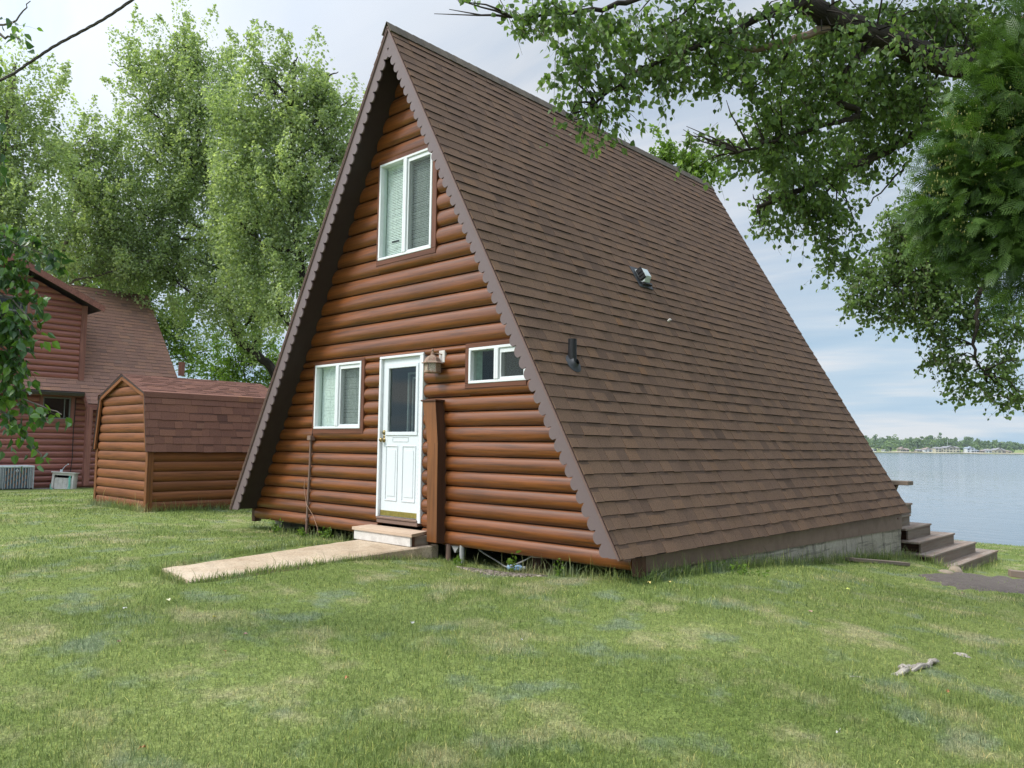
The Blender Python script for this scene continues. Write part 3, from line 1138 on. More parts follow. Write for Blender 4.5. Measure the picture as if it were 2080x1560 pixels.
# moulding round the light
for (a, b, c, d) in ((GX0 - .045, GX1 + .045, GZ1, GZ1 + .045), (GX0 - .045, GX1 + .045, GZ0 - .045, GZ0), (GX0 - .045, GX0, GZ0, GZ1), (GX1, GX1 + .045, GZ0, GZ1)):
    dm.box(a, b, fy - .014, fy, c, d, .5, .006)
for (a, b) in ((-.30, -.052), (.040, .308)):
    for (p, q, c, d) in ((a, b, .915, .93), (a, b, .215, .23), (a, a + .015, .23, .915), (b - .015, b, .23, .915)):
        dm.box(p, q, fy - .009, fy, c, d, .5, .004)
    dm.box(a + .045, b - .045, fy - .006, fy, .275, .87, .5, .005)
# letter plate moulding
for (p, q, c, d) in ((-.165, .155, 1.035, 1.043), (-.165, .155, .978, .986), (-.165, -.157, .986, 1.035), (.147, .155, .986, 1.035)):
    dm.box(p, q, fy - .006, fy, c, d, .5, .002)
door = dm.build('door', MAT['door'], cabin)
m = MB()
m.face([(GX0, .012, GZ0), (GX1, .012, GZ0), (GX1, .012, GZ1), (GX0, .012, GZ1)])
m.build('pane', MAT['dglass'], door)
m = MB()   # an inner door frame seen through the light, and the dark room
m.box(-.05, -.02, .13, .16, 1.0, 1.86)
m.box(.02, .045, .15, .18, 1.0, 1.80)
m.box(-.05, .45, .13, .16, 1.86, 1.885)
m.box(.02, .45, .15, .18, 1.80, 1.825)
m.build('inner_frame', MAT['ltgrey'], door)
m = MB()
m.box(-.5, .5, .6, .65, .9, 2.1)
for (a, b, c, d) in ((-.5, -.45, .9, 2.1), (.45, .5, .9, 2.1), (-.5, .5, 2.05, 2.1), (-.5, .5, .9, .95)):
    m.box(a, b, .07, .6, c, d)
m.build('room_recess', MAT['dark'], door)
m = MB()
m.box(LX0 + .004, LX1 - .004, fy - .006, fy, .018, .086, .5, .002)
m.build('kick_plate', MAT['brass'], door)
m = MB()
m.lathe((-.345, fy, 1.098), [(0, .02), (.022, .018), (.03, .008), (.032, 0)], 16, axis=(0, -1, 0))
m.lathe((-.345, fy, 1.045), [(0, .012), (.016, .01), (.022, .004), (.023, 0)], 14, axis=(0, -1, 0))
m.build('deadbolt', MAT['knob'], door)
m = MB()
m.lathe((-.345, fy, 1.0), [(0, .075), (.02, .072), (.03, .058), (.028, .045), (.013, .036), (.012, .012), (.03, .010), (.033, 0)], 18, axis=(0, -1, 0))
m.build('handle', MAT['knob'], door)
m = MB()   # casing
for (a, b, c, d) in ((-.433, -.392, 0.0, 2.066), (.392, .458, -.03, 2.066), (-.433, .458, 2.068, 2.10)):
    m.box(a, b, -.046, .05, c, d, .5, .005)
m.box(-.404, -.391, -.018, .03, .01, 2.066, .5)
for z_ in np.arange(.1, 2.0, .055):   # weather-strip fixings down the hinge side
    m.box(.399, .403, -.0485, -.046, z_, z_ + .03)
m.build('door_frame', MAT['white'], door)
m = MB()
m.box(-.41, .41, -.05, .05, -.075, -.02, .5, .006)
m.box(-.41, .41, -.065, .05, -.02, .008, .5, .006)
m.build('threshold', MAT['rim'], door)

# electric conduit left of the door
m = MB()
m.tube([(-2.02, -.045, 1.0), (-2.02, -.045, .6), (-2.045, -.045, .1), (-2.05, -.045, -.2), (-2.062, -.047, -.55)], .017, 10)
m.box(-2.062, -1.972, -.085, .0, .985, 1.055, .5, .006)
m.tube([(-2.045, -.045, -.155), (-2.048, -.045, -.185)], .026, 10)
cd = m.build('conduit', MAT['rim'], cabin)
m = MB()
m.tube([(-2.16, -.03, .42), (-2.17, -.035, .30), (-2.13, -.035, .16), (-2.04, -.07, .06), (-1.90, -.05, -.08), (-1.78, -.045, -.25), (-1.72, -.06, -.36)], .0042, 5)
m.build('loose_wire', MAT['wire'], cabin)
m = MB()
m.tube([(-2.0, -.04, 1.05), (-1.99, -.035, 1.12), (-2.005, -.03, 1.2)], .006, 6)
m.build('wire', MAT['black'], cd)

# boxed-in pipe chase with its kinked top, right of the door
m = MB()
fr = [(.722, -.215), (.897, -.215), (.884, .965), (.828, 1.47), (.592, 1.47), (.695, .965)]
yo, yi = -.155, -.012
def pt(i, y): return Vector((fr[i][0], y, fr[i][1]))
m.face([pt(i, yo) for i in (0, 1, 2, 5)], .4, [(fr[i][1], fr[i][0], .3) for i in (0, 1, 2, 5)])
m.face([pt(i, yo) for i in (5, 2, 3, 4)], .5, [(fr[i][1] + 5, fr[i][0], .9) for i in (5, 2, 3, 4)])
ch = m.build('pipe_chase', MAT['chase'], cabin)
m = MB()
for i, j in ((1, 2), (2, 3), (3, 4), (4, 5), (5, 0), (0, 1)):
    m.face([pt(i, yo), pt(i, yi), pt(j, yi), pt(j, yo)], .6, [(fr[i][1], 0, 2), (fr[i][1], .14, 2), (fr[j][1], .14, 2), (fr[j][1], 0, 2)])
m.build('side_board', MAT['dark_post'], ch)
m = MB()
m.box(.572, .848, -.172, -.012, 1.471, 1.492, .5, .003)
m.build('cap_board', MAT['dark_post'], ch)

# plumbing vent pipe and range-hood vent standing on the right slope
def onroof(y, z): return Vector((W * (H - z) / (H - ZB), y, z))
NR = Vector((NX, 0, NZ))
VR = Vector((-DX, 0, -DZ))
UR = Vector((0, 1, 0))
b_ = onroof(.27, 1.86)
m = MB()
m.tube([b_ - Vector((0, 0, .10)), b_ + Vector((0, 0, .10)), b_ + Vector((0, 0, .265))], [.048, .048, .048], 18, cap=False)
m.tube([b_ + Vector((0, 0, .265)), b_ + Vector((0, 0, .0))], [.040, .040], 18, cap=False)
vp = m.build('vent_pipe', MAT['black'], cabin)
m = MB()
m.lathe(b_ - VR * .015, [(.115, .011), (.105, .017), (.062, .022), (.05, .05), (.043, .06)], 22, axis=NR)
m.build('flashing', MAT['lead'], vp)
c_ = onroof(2.86, 3.34)
m = MB()
prof = [(-.10, .03), (-.13, .075), (-.07, .145), (.06, .14), (.12, .03)]
m.prism([c_ + VR * p[0] + NR * p[1] - UR * .10 for p in prof], UR * .13)
rv = m.build('roof_vent', MAT['ltgrey'], cabin)
m = MB()
for k in range(3):
    m.obox(c_ - UR * .112 + VR * (-.06 + .05 * k) + NR * .085, UR, VR, NR, .008, .018, .05 - .006 * k)
m.obox(c_ - UR * .1045 + NR * .085, UR, VR, NR, .003, .095, .05)
m.obox(c_ - VR * .135 + NR * .052, UR, VR, NR, .1, .018, .02)
m.build('louvre', MAT['black'], rv)
m = MB()
m.obox(c_ + NR * .016, UR, VR, NR, .17, .18, .003)
m.build('flashing', MAT['lead'], rv)
c_ = onroof(2.99, 2.705)
m = MB()
m.tube([c_, c_ + NR * .055], .018, 10)
m.build('pipe_stub', MAT['oldwhite'], cabin)

# outdoor lamp by the door
lan = thing('wall_lantern', (.74, .0, 1.82), 'weathered copper coloured hexagonal lantern fixed on the log wall beside the white door', 'lantern')
lc_ = Vector((.737, -.135, 0))
m = MB()
m.lathe(lc_, [(.0, 2.115), (.012, 2.113), (.016, 2.10), (.01, 2.085), (.011, 2.075), (.022, 2.07), (.024, 2.04), (.04, 2.03), (.055, 2.025), (.085, 2.0), (.10, 1.972), (.106, 1.955), (.135, 1.943), (.137, 1.935), (.1, 1.934)], 6, smooth=False)
m.build('roof', MAT['lantern'], lan)
m = MB()
m.lathe(lc_, [(.096, 1.934), (.098, 1.84), (0, 1.84)], 6, smooth=False)
m.build('glass_shade', MAT['lantern_glass'], lan)
m = MB()
for k in range(6):
    X = Vector((0, 0, 1)).orthogonal().normalized()
    Y = Vector((0, 0, 1)).cross(X)
    a = 2 * math.pi * k / 6
    p = lc_ + X * (.098 * math.cos(a)) + Y * (.098 * math.sin(a))
    m.tube([p + Vector((0, 0, 1.825)), p + Vector((0, 0, 1.94))], .006, 5)
m.lathe(lc_, [(0, 1.818), (.1, 1.818), (.106, 1.826), (.104, 1.842), (.09, 1.842)], 6, smooth=False)
m.build('frame', MAT['lantern'], lan)
m = MB()
m.tube([(.737, -.135, 2.05), (.76, -.08, 2.062), (.80, -.03, 2.05)], .008, 6)
m.build('bracket', MAT['lantern'], lan)
m = MB()
m.box(.74, .845, -.036, .0, 1.95, 2.10, .5, .004)
m.build('back_plate', MAT['oldwhite'], lan)

# step at the door
st = thing('wooden_step', (.15, -.2, -.26), 'low wooden step with tan top board in front of the white cabin door', 'step')
m = MB()
m.prism([(-.527, -.045, -.146), (-.438, -.41, -.146), (.745, -.41, -.146), (.60, -.045, -.146)], (0, 0, .036))
m.build('tread', MAT['step_top'], st)
m = MB()
m.box(-.42, .70, -.392, -.365, -.262, -.148, .4, .003)
m.build('front_board', MAT['oldwhite'], st)
m = MB()
m.box(.655, .69, -.362, -.06, -.262, -.15, .4)
m.build('side_board', MAT['deck_riser'], st)
m = MB()
m.box(-.42, -.385, -.362, -.06, -.262, -.15, .4)
m.build('side_board', MAT['deck_riser'], st)
for y_ in (-.345, -.09):
    m = MB()
    m.box(.692, .704, y_ - .018, y_ + .018, -.258, -.152)
    m.build('leg', MAT['dark_post'], st)

# stairs and deck behind the cabin, lake side
stairs = thing('deck_stairs', (3.8, 9.5, -1.1), 'weathered wooden steps behind the A-frame roof corner, going down toward the lake', 'stairs')
for (xf, z_, y0, y1) in ((4.23, -1.0, 8.12, 11.7), (4.01, -.80, 8.13, 11.0), (3.80, -.60, 8.14, 10.35), (3.60, -.39, 8.15, 9.6), (3.44, -.195, 8.16, 8.95)):
    m = MB()
    k = 0
    x = xf + .02
    while x > xf - .44:
        m.box(x - .138, x, y0 - .02, y1 + .02, z_ - .034, z_, None, .004)
        x -= .144
    m.build('tread', MAT['deck_old'], stairs)
    m = MB()
    m.box(xf - .03, xf, y0 + .16, y1, z_ - .22, z_ - .035, None)
    m.box(xf - .42, xf - .03, y1 - .03, y1, z_ - .22, z_ - .035, None)
    m.build('riser', MAT['deck_riser'], stairs)
    m = MB()
    m.box(xf - .40, xf - .06, y0 + .30, y0 + .34, z_ - .3, z_ - .036, None)
    m.build('stringer', MAT['dark_post'], stairs)
dk = thing('rear_deck', (0, 8.6, -.3), 'brown wooden deck edge peeking out behind the lower roof corner above the steps', 'deck')
m = MB()
for k in range(7):
    m.box(-3.3, 3.46, 8.06 + .146 * k, 8.06 + .146 * k + .14, -.034, 0, None, .003)
m.build('deck_boards', MAT['deck_old'], dk)
m = MB()
m.box(3.40, 3.44, 8.08, 9.06, -.19, -.036)
m.box(-3.3, 3.40, 9.03, 9.06, -.19, -.036)
m.build('rim_board', MAT['deck_riser'], dk)
bn = thing('deck_bench', (2.6, 8.9, 0), 'brown plank bench end showing past the roof edge above the deck steps', 'bench')
m = MB()
m.box(1.4, 3.50, 8.72, 8.86, .325, .40, None, .006)
m.box(1.4, 3.50, 8.875, 9.02, .325, .40, None, .006)
m.build('seat', MAT['deck_riser'], bn)
for x in (1.9, 3.2):
    m = MB()
    m.prism([(x - .14, 8.80, .0), (x - .04, 8.80, .0), (x + .08, 8.80, .32), (x - .17, 8.80, .32)], (0, .12, 0))
    m.build('leg', MAT['dark_post'], bn)
# ------------------------------------------------------------------ garden shed
SX0, SX1, SY0, SY1, SZ = -8.64, -6.18, -.648, 2.05, -.42
SC = (SX0 + SX1) / 2
shed = thing('garden_shed', (SC, .7, -.3), 'small log sided shed with a barn shaped shingled roof left of the A-frame', 'shed')
BR, PK, EV = (1.055, 1.785), 2.165, .775
def s_ext(z):
    if z <= EV: h_ = 1.19
    elif z <= BR[1]: h_ = 1.19 + (BR[0] - .03 - 1.19) * (z - EV) / (BR[1] - EV)
    else: h_ = (BR[0] - .03) * max(0, (PK - .03 - z) / (PK - .03 - BR[1]))
    return (SC - h_, SC + h_)
for nm, yy, nr in (('end_wall', SY0 + .03, -1), ('rear_wall', SY1 - .03, 1)):
    m = MB()
    log_wall(m, (0, yy, 0), (1, 0, 0), (0, nr, 0), [-.45 + .172 * k for k in range(16)], s_ext, (), .042, 8)
    m.prism([(s_ext(z)[0], yy - nr * .005, z) for z in (-.45, EV, BR[1], PK - .06)] + [(s_ext(z)[1], yy - nr * .005, z) for z in (PK - .06, BR[1], EV, -.45)], (0, -nr * .04, 0))
    m.build(nm, MAT['shed_log'], shed)
for sx in (-1, 1):
    m = MB()
    xw = SC + sx * 1.19
    log_wall(m, (xw, 0, 0), (0, 1, 0), (sx, 0, 0), [-.48 + .178 * k for k in range(8)], lambda z: (SY0 + .05, SY1 - .05), (), .042, 9 + sx)
    m.box(min(xw, xw - sx * .04), max(xw, xw - sx * .04), SY0 + .04, SY1 - .04, -.6, EV + .1)
    m.build('side_wall', MAT['shed_log'], shed)
    for (y_, s2) in ((SY0, 1), (SY1, -1)):
        m = MB()
        a, b = xw - sx * .045, xw + sx * .052
        m.box(min(a, b), max(a, b), min(y_ - s2 * .022, y_ + s2 * .0), max(y_ - s2 * .022, y_ + s2 * .0), -.6, EV + .01, .4, .004)
        a2 = xw + sx * .03
        m.box(min(a2, b), max(a2, b), min(y_, y_ + s2 * .09), max(y_, y_ + s2 * .09), -.6, EV + .01, .8, .004)
        m.build('corner_board', MAT['shed_trim'], shed)
    # roof: steep lower slope and shallow upper slope
    ov = .075
    yl = SY1 - SY0 + 2 * ov
    lo = Vector((SC + sx * 1.285, 0, EV - .02))
    br = Vector((SC + sx * (BR[0] + .03), 0, BR[1] + .02))
    pk = Vector((SC, 0, PK + .035))
    m = MB()
    for p, q, cs in ((lo, br, .146), (br, pk, .085)):
        Vu = (q - p)
        ln = Vu.length
        if sx > 0: shingles(m, (p.x, SY0 - ov, p.z), (0, 1, 0), Vu, yl, ln, cs, 31 + int(cs * 100), .12, .30, .007)
        else: shingles(m, (p.x, SY1 + ov, p.z), (0, -1, 0), Vu, yl, ln, cs, 35 + int(cs * 100), .12, .30, .007)
    # hip-and-ridge strip over the break
    e1 = br + (lo - br).normalized() * .09
    e2 = br + (pk - br).normalized() * .07
    yy = SY0 - ov - .01
    k = 0
    while yy < SY1 + ov:
        off = Vector((sx * .012, 0, .014))
        y2 = min(yy + .30, SY1 + ov + .01)
        rows = [[e1 + off + Vector((0, yy, 0)), br + off * 1.5 + Vector((0, yy, 0)), e2 + off + Vector((0, yy, 0))],
                [e1 + off + Vector((0, y2, 0)), br + off * 1.5 + Vector((0, y2, 0)), e2 + off + Vector((0, y2, 0))]]
        m.grid(rows if sx < 0 else rows[::-1], RNG.random(), None, False)
        yy += .30
    m.build('roof_slope', MAT['shed_roof'], shed)
    m = MB()   # roof boards under the shingles
    n_ = Vector((-sx * .03, 0, -.03))
    m.prism([lo + Vector((0, SY0 - ov + .006, 0)), br + Vector((0, SY0 - ov + .006, 0)), pk + Vector((0, SY0 - ov + .006, 0)), pk + Vector((0, SY0 - ov + .006, -.045)),
             br + Vector((-sx * .035, SY0 - ov + .006, -.02)), lo + Vector((-sx * .035, SY0 - ov + .006, 0))], (0, yl - .012, 0))
    m.build('roof_boards', MAT['gutter'], shed)
    for y_ in (SY0 - .045, SY1 + .045):
        m = MB()   # rake trim following the gambrel
        for p, q in ((lo + Vector((-sx * .06, 0, .02)), br + Vector((-sx * .06, 0, -.045))), (br + Vector((-sx * .065, 0, -.045)), pk + Vector((0, 0, -.085)))):
            X = (q - p).normalized()
            Z = Vector((sx * X.z * 1, 0, -X.x * sx)) if False else X.cross(Vector((0, 1, 0)))
            m.obox((p + q) / 2 + Vector((0, y_, 0)), X, Vector((0, 1, 0)), Z, (q - p).length / 2, .018, .032)
        m.build('rake_board', MAT['shed_trim'], shed)

# ------------------------------------------------------------------ red log house
HX = -17.4
house = thing('log_house', (HX, 0, -.45), 'red log house with gabled dormer and rosy shingled roof behind the shed', 'house')
EA = Vector((-17.03, 0, 2.36))
RG = Vector((-20.33, 0, 6.09))
VU = (RG - EA).normalized()
YE, YS = 4.85, 1.86
hwin = (.87, 1.61, 1.56, 2.19)
m = MB()
log_wall(m, (HX, 0, 0), (0, 1, 0), (1, 0, 0), [-.44 + .1765 * k for k in range(17)], lambda z: (-7.5, YE - .3), [hwin], .05, 14)
for (a, b, c, d) in ((-7.5, hwin[0], -.6, 2.6), (hwin[1], YE - .3, -.6, 2.6), (hwin[0], hwin[1], -.6, hwin[2]), (hwin[0], hwin[1], hwin[3], 2.6)):
    m.box(HX - .06, HX - .01, a, b, c, d)
m.build('log_wall', MAT['house_log'], house)
m = MB()
m.prism([(-23.2, 4.4, -.6), (HX - .1, 4.4, -.6), (HX - .1, 4.4, 2.62), (-20.33, 4.4, 5.85), (-23.2, 4.4, 2.6)], (0, .1, 0))
m.build('gable_wall', MAT['house_log'], house)
m = MB()
shingles(m, (EA.x, -7.5, EA.z), (0, 1, 0), VU, YE + 7.5, (RG - EA).length, .15, 41, .16, .34, .008)
shingles(m, (EA.x - VU.x * .46, YS, EA.z - VU.z * .46), (0, 1, 0), VU, YE - YS, .47, .15, 42, .16, .34, .008)
shingles(m, (2 * RG.x - EA.x, YE, EA.z), (0, -1, 0), (-VU.x, 0, VU.z), YE + 7.5, (RG - EA).length, .3, 43, .3, .6, .008)
m.build('main_roof', MAT['house_roof'], house)
m = MB()   # roof boards, rake and eave fascias
n_ = Vector((VU.z, 0, -VU.x))
def rb(a, b, y0, y1, th=.12): m.prism([a - n_ * .015 + Vector((0, y0, 0)), b - n_ * .015 + Vector((0, y0, 0)), b - n_ * th + Vector((0, y0, 0)), a - n_ * th + Vector((0, y0, 0))], (0, y1 - y0, 0))
rb(EA + VU * .05, RG, -7.5, YE - .03)
rb(EA - VU * .44, EA + VU * .05, YS + .03, YE - .03)
m.build('roof_boards', MAT['soffit'], house)
m = MB()
for y_ in (YE - .025, ):
    rb(EA - VU * .46, RG, y_, y_ + .03, .17)
rb(EA - VU * .46, EA + VU * .02, YS - .012, YS + .022, .17)
e_ = EA - VU * .46
m.box(e_.x - .045, e_.x - .012, YS - .012, YE, e_.z - .17, e_.z - .012)
m.build('fascia_board', MAT['house_trim'], house)
m = MB()
m.prism([(EA.x - .06, -7.5, 2.345), (EA.x + .07, -7.5, 2.345), (EA.x + .075, -7.5, 2.32), (EA.x + .05, -7.5, 2.235), (EA.x - .06, -7.5, 2.235)], (0, 7.5 + YS - .02, 0))
m.build('gutter', MAT['gutter'], house)
m = MB()
m.box(-16.80, -16.64, 1.83, 1.985, -.36, 1.92, .5, .006)
m.build('porch_post', MAT['house_trim'], house)
m = MB()
m.box(-17.62, -17.5, 4.86, 5.02, 3.1, 3.55)
m.build('gable_bracket', MAT['house_trim'], house)
def hwindow(y0, y1, z0, z1, peak=None):
    m = MB()
    f = .035
    for (a, b, c, d) in ((y0, y0 + f, z0, z1), (y1 - f, y1, z0, z1), (y0 + f, y1 - f, z0, z0 + f), (y0 + f, y1 - f, z1 - f, z1)):
        m.box(HX - .02, HX + .03, a, b, c, d)
    m.box(HX - .015, HX + .022, y1 - .17, y1 - .15, z0 + f, z1 - f)
    if peak is not None:
        m.box(HX - .015, HX + .02, y0 + f, y1 - f, (z0 + z1) / 2 + .15, (z0 + z1) / 2 + .2)
    w_ = m.build('window', MAT['ltgrey_frame'], house)
    m = MB()
    m.face([(HX + .004, y0 + f, z0 + f), (HX + .004, y1 - f, z0 + f), (HX + .004, y1 - f, z1 - f), (HX + .004, y0 + f, z1 - f)])
    m.build('pane', MAT['dglass'], w_)
    m = MB()
    m.box(HX - .6, HX - .55, y0 - .1, y1 + .1, z0 - .1, z1 + .1)
    for (a, b, c, d) in ((y0 - .1, y0 - .001, z0 - .1, z1 + .1), (y1 + .001, y1 + .1, z0 - .1, z1 + .1), (y0, y1, z0 - .1, z0 - .001), (y0, y1, z1 + .001, z1 + .1)):
        m.box(HX - .55, HX - .065, a, b, c, d)
    m.build('room_recess', MAT['dark'], w_)
    m = MB()
    tw = .10
    for (a, b, c, d) in ((y0 - tw, y0, z0 - tw, z1), (y1, y1 + tw, z0 - tw, z1), (y0, y1, z0 - tw, z0)):
        m.box(HX - .0, HX + .06, a, b, c, d)
    if peak is None: m.box(HX, HX + .06, y0 - tw, y1 + tw, z1, z1 + tw)
    else:
        yc = (y0 + y1) / 2
        for s_ in (-1, 1):
            ye = yc + s_ * ((y1 - y0) / 2 + tw)
            m.prism([(HX + .061, yc, z1 + peak), (HX + .061, yc, z1 + peak + tw), (HX + .061, ye, z1 + tw), (HX + .061, ye, z1)], (-.06, 0, 0))
    m.build('window_trim', MAT['house_trim'], w_)
MAT['ltgrey_frame'] = flat_mat('grey_window_frame', (.16, .17, .16), rough=.5)
hwindow(*hwin)
# dormer
DY, DH = -.22, 2.12
DZ0, DZE, DZP = 2.74, 4.90, 5.89
def d_ext(z):
    if z <= DZE: return (DY - DH, DY + DH)
    k = max(0, (DZP - z) / (DZP - DZE))
    return (DY - DH * k, DY + DH * k)
dwin = (-.83, .33, 3.85, 4.98)
m = MB()
ed = [DZ0 + .1765 * k for k in range(18)]
log_wall(m, (HX, 0, 0), (0, 1, 0), (1, 0, 0), [e for e in ed if e < DZP - .1], d_ext, [dwin], .05, 17)
zl = [DZ0, dwin[2], dwin[3], DZE, DZP - .02]
for a, b in zip(zl[:-1], zl[1:]):
    spans = [(-9, 9)] if not (dwin[2] <= (a + b) / 2 <= dwin[3]) else [(-9, dwin[0]), (dwin[1], 9)]
    for (p, q) in spans:
        P_ = []
        for (yy, zz) in ((p, a), (q, a), (q, b), (p, b)):
            e_ = d_ext(zz)
            P_.append((HX - .01, max(e_[0], min(e_[1], yy)), zz))
        m.face(P_)
for s_ in (-1, 1):   # cheeks
    y_ = DY + s_ * (DH - .005)
    m.face([(HX - .01, y_, DZ0), (HX - .01, y_, DZE), (-19.2, y_, DZE), ])
dm_ = m.build('dormer_wall', MAT['house_log'], house)
for s_ in (-1, 1):
    m = MB()
    y_ = DY + s_ * DH
    m.box(HX - .08, HX + .075, min(y_ - s_ * .14, y_ + s_ * .02), max(y_ - s_ * .14, y_ + s_ * .02), DZ0 - .02, DZE + .06, .5, .005)
    m.build('corner_board', MAT['house_trim'], house)
hwindow(*dwin, .28)
DSL = .465
for s_ in (-1, 1):
    xo, xi = -16.88, -20.2
    e_ = Vector((xo, DY + s_ * (DH + .36), DZP + .22 - DSL * (DH + .36)))
    pk = Vector((xo, DY, DZP + .22))
    m = MB()
    Vu = pk - e_
    if s_ > 0: shingles(m, (xi, e_.y, e_.z), (1, 0, 0), Vu, xo - xi, Vu.length, .15, 51, .16, .34)
    else: shingles(m, (xo, e_.y, e_.z), (-1, 0, 0), Vu, xo - xi, Vu.length, .15, 52, .16, .34)
    m.build('dormer_roof', MAT['house_roof'], house)
    m = MB()
    m.prism([e_ + Vector((-.03, 0, -.012)), pk + Vector((-.03, 0, -.012)), pk + Vector((-.03, 0, -.10)), e_ + Vector((-.03, 0, -.10))], (xi - xo, 0, 0))
    m.build('dormer_soffit', MAT['soffit'], house)
    m = MB()
    m.prism([e_ + Vector((.004, 0, -.012)), pk + Vector((.004, 0, -.012)), pk + Vector((.004, 0, -.20)), e_ + Vector((.004, -s_ * .03, -.18))], (-.03, 0, 0))
    m.build('dormer_fascia', MAT['house_trim'], house)
m = MB()
m.tube([(-17.3, 1.72, 2.2), (-17.31, 1.70, 1.2), (-17.31, 1.71, .45), (-17.32, 1.67, -.2), (-17.32, 1.68, -.4)], .012, 5)
m.build('wire', MAT['black'], house)

# air conditioner
ac = thing('air_conditioner', (-16.95, .13, -.5), 'grey outdoor air conditioner unit with vertical bars against the red log wall', 'air conditioner')
ay0, ay1, ax0, ax1, az0, az1 = -.28, .53, -17.28, -16.62, -.40, .20
m = MB()
m.box(ax0 + .03, ax1 - .03, ay0 + .03, ay1 - .03, az0, az1 - .02)
m.build('coil', MAT['fin'], ac)
m = MB()
m.box(ax0, ax1, ay0, ay1, az0 - .16, az0 + .02, .5, .008)
m.build('base_pan', MAT['black'], ac)
m = MB()
m.box(ax0 - .015, ax1 + .015, ay0 - .015, ay1 + .015, az1 - .02, az1 + .035, .5, .012)
m.build('lid', MAT['ltgrey'], ac)
for (x, y) in ((ax1, ay0), (ax1, ay1), (ax0, ay0), (ax0, ay1)):
    m = MB()
    m.box(x - .012, x + .012, y - .012, y + .012, az0, az1)
    m.build('corner_post', MAT['grey_metal'], ac)
n_ = 22
for (y0, y1, s_) in ((ay1 - .085, ay1, ay1 - .09), (ay0, ay0 + .085, ay0 + .09)):
    m = MB()
    for k in range(n_):   # louvred corner panels
        zz = az0 + .04 + (az1 - az0 - .08) * k / (n_ - 1)
        m.box(ax1 - .012, ax1 + .006, y0, y1, zz - .006, zz + .006)
    m.box(ax1 - .02, ax1 + .004, s_ - .008, s_ + .008, az0, az1)
    m.build('corner_panel', MAT['grey_metal'], ac)
m = MB()
m = MB()
for k in range(9):
    yy = ay0 + .13 + (ay1 - ay0 - .26) * k / 8
    m.box(ax1 - .01, ax1 + .004, yy - .008, yy + .008, az0 + .02, az1 - .02)
m.build('bar', MAT['grey_metal'], ac)
m = MB()
for k in range(8):
    yy = ay0 + .13 + (ay1 - ay0 - .26) * (k + .5) / 8
    for q in range(3):
        z_ = az0 + .05 + .17 * q + .05 * ((k * 7) % 3)
        m.box(ax1 - .034, ax1 - .028, yy - .028, yy + .006, z_, z_ + .10)
m.build('copper_stain', MAT['copper'], ac)
m = MB()
yb_ = ay0 + .13 + (ay1 - ay0 - .26) * .5
m.lathe((ax1 + .002, yb_, az1 - .105), [(.0, .014), (.018, .013), (.021, .012)], 18, axis=(1, 0, 0))
bd = m.build('badge', MAT['black'], ac)
m = MB()
m.lathe((ax1 + .002, yb_, az1 - .105), [(.0215, .013), (.024, .017), (.033, .015), (.034, 0)], 20, axis=(1, 0, 0))
m.box(ax1 + .0161, ax1 + .017, yb_ - .013, yb_ + .013, az1 - .111, az1 - .099)
m.build('badge_ring', MAT['white'], bd)

# hose box
hb = thing('hose_box', (-16.65, 1.3, -.5), 'small weathered white wooden hose box tilted against the red log wall', 'box')
ca, sa = math.cos(R(33)), math.sin(R(33))
hc = Vector((-16.85, 1.38, -.44))
HXv, HYv, HZv = Vector((ca * .99, -sa, .05)).normalized(), Vector((sa, ca, -.06)).normalized(), None
HZv = HXv.cross(HYv).normalized()
def hbx(m, x0, x1, y0, y1, z0, z1, bev=.004):
    m.obox(hc + HXv * ((x0 + x1) / 2) + HYv * ((y0 + y1) / 2) + HZv * ((z0 + z1) / 2), HXv, HYv, HZv, (x1 - x0) / 2, (y1 - y0) / 2, (z1 - z0) / 2, .5, bev)
m = MB()
w2, d2, hh = .28, .20, .44
for k in range(4): hbx(m, -d2 + .10 * k, -d2 + .10 * k + .096, -w2, -w2 + .022, -.06, hh)
hbx(m, -d2, d2, w2 - .022, w2, -.06, hh)
hbx(m, -d2, -d2 + .02, -w2, w2, -.06, hh)
for k in range(4): hbx(m, d2 - .045, d2 - .03, -w2 + .06 + .11 * k, -w2 + .06 + .11 * k + .106, .0, .31)
for (a, b, c, d) in ((-w2, -w2 + .06, -.06, hh), (w2 - .055, w2, -.06, hh), (-w2 + .06, w2 - .055, hh - .06, hh), (-w2 + .06, w2 - .055, -.06, .015)):
    hbx(m, d2 - .022, d2 + .004, a, b, c, d)
m.build('box_body', MAT['oldwhite'], hb)
m = MB()
hbx(m, -d2 - .03, d2 + .04, -w2 - .03, w2 + .035, hh, hh + .035, .008)
m.build('lid', MAT['oldwhite'], hb)
m = MB()
hbx(m, -d2 + .03, -d2 + .04, -w2 + .03, w2 - .03, 0, hh - .02)
m.build('dark_inside', MAT['dark'], hb)  # near-black sheet at the back: the cavity's shade put into colour
m = MB()
m.tube([hc + HXv * 0 + HYv * (-.12) + HZv * (hh + .03), hc + HYv * (-.12) + HZv * (hh + .10)], .035, 8)
m.tube([hc + HYv * -.10 + HZv * (hh + .10), hc + HYv * -.04 + HZv * (hh + .2), hc + HYv * .03 + HZv * (hh + .26)], .008, 6)
m.lathe(hc + HYv * .03 + HZv * (hh + .26), [(0, -.02), (.022, -.01), (.022, .01), (0, .02)], 8)
m.build('tap', MAT['ltgrey'], hb)
hs = MB()
def hp(x, y, z): return hc + HXv * x + HYv * y + HZv * z
hs.tube([hp(d2 - .06, .18, .40), hp(d2 + .02, .19, .30), hp(d2 + .03, .215, .1), hp(d2 + .06, .21, -.05)], .013, 7)
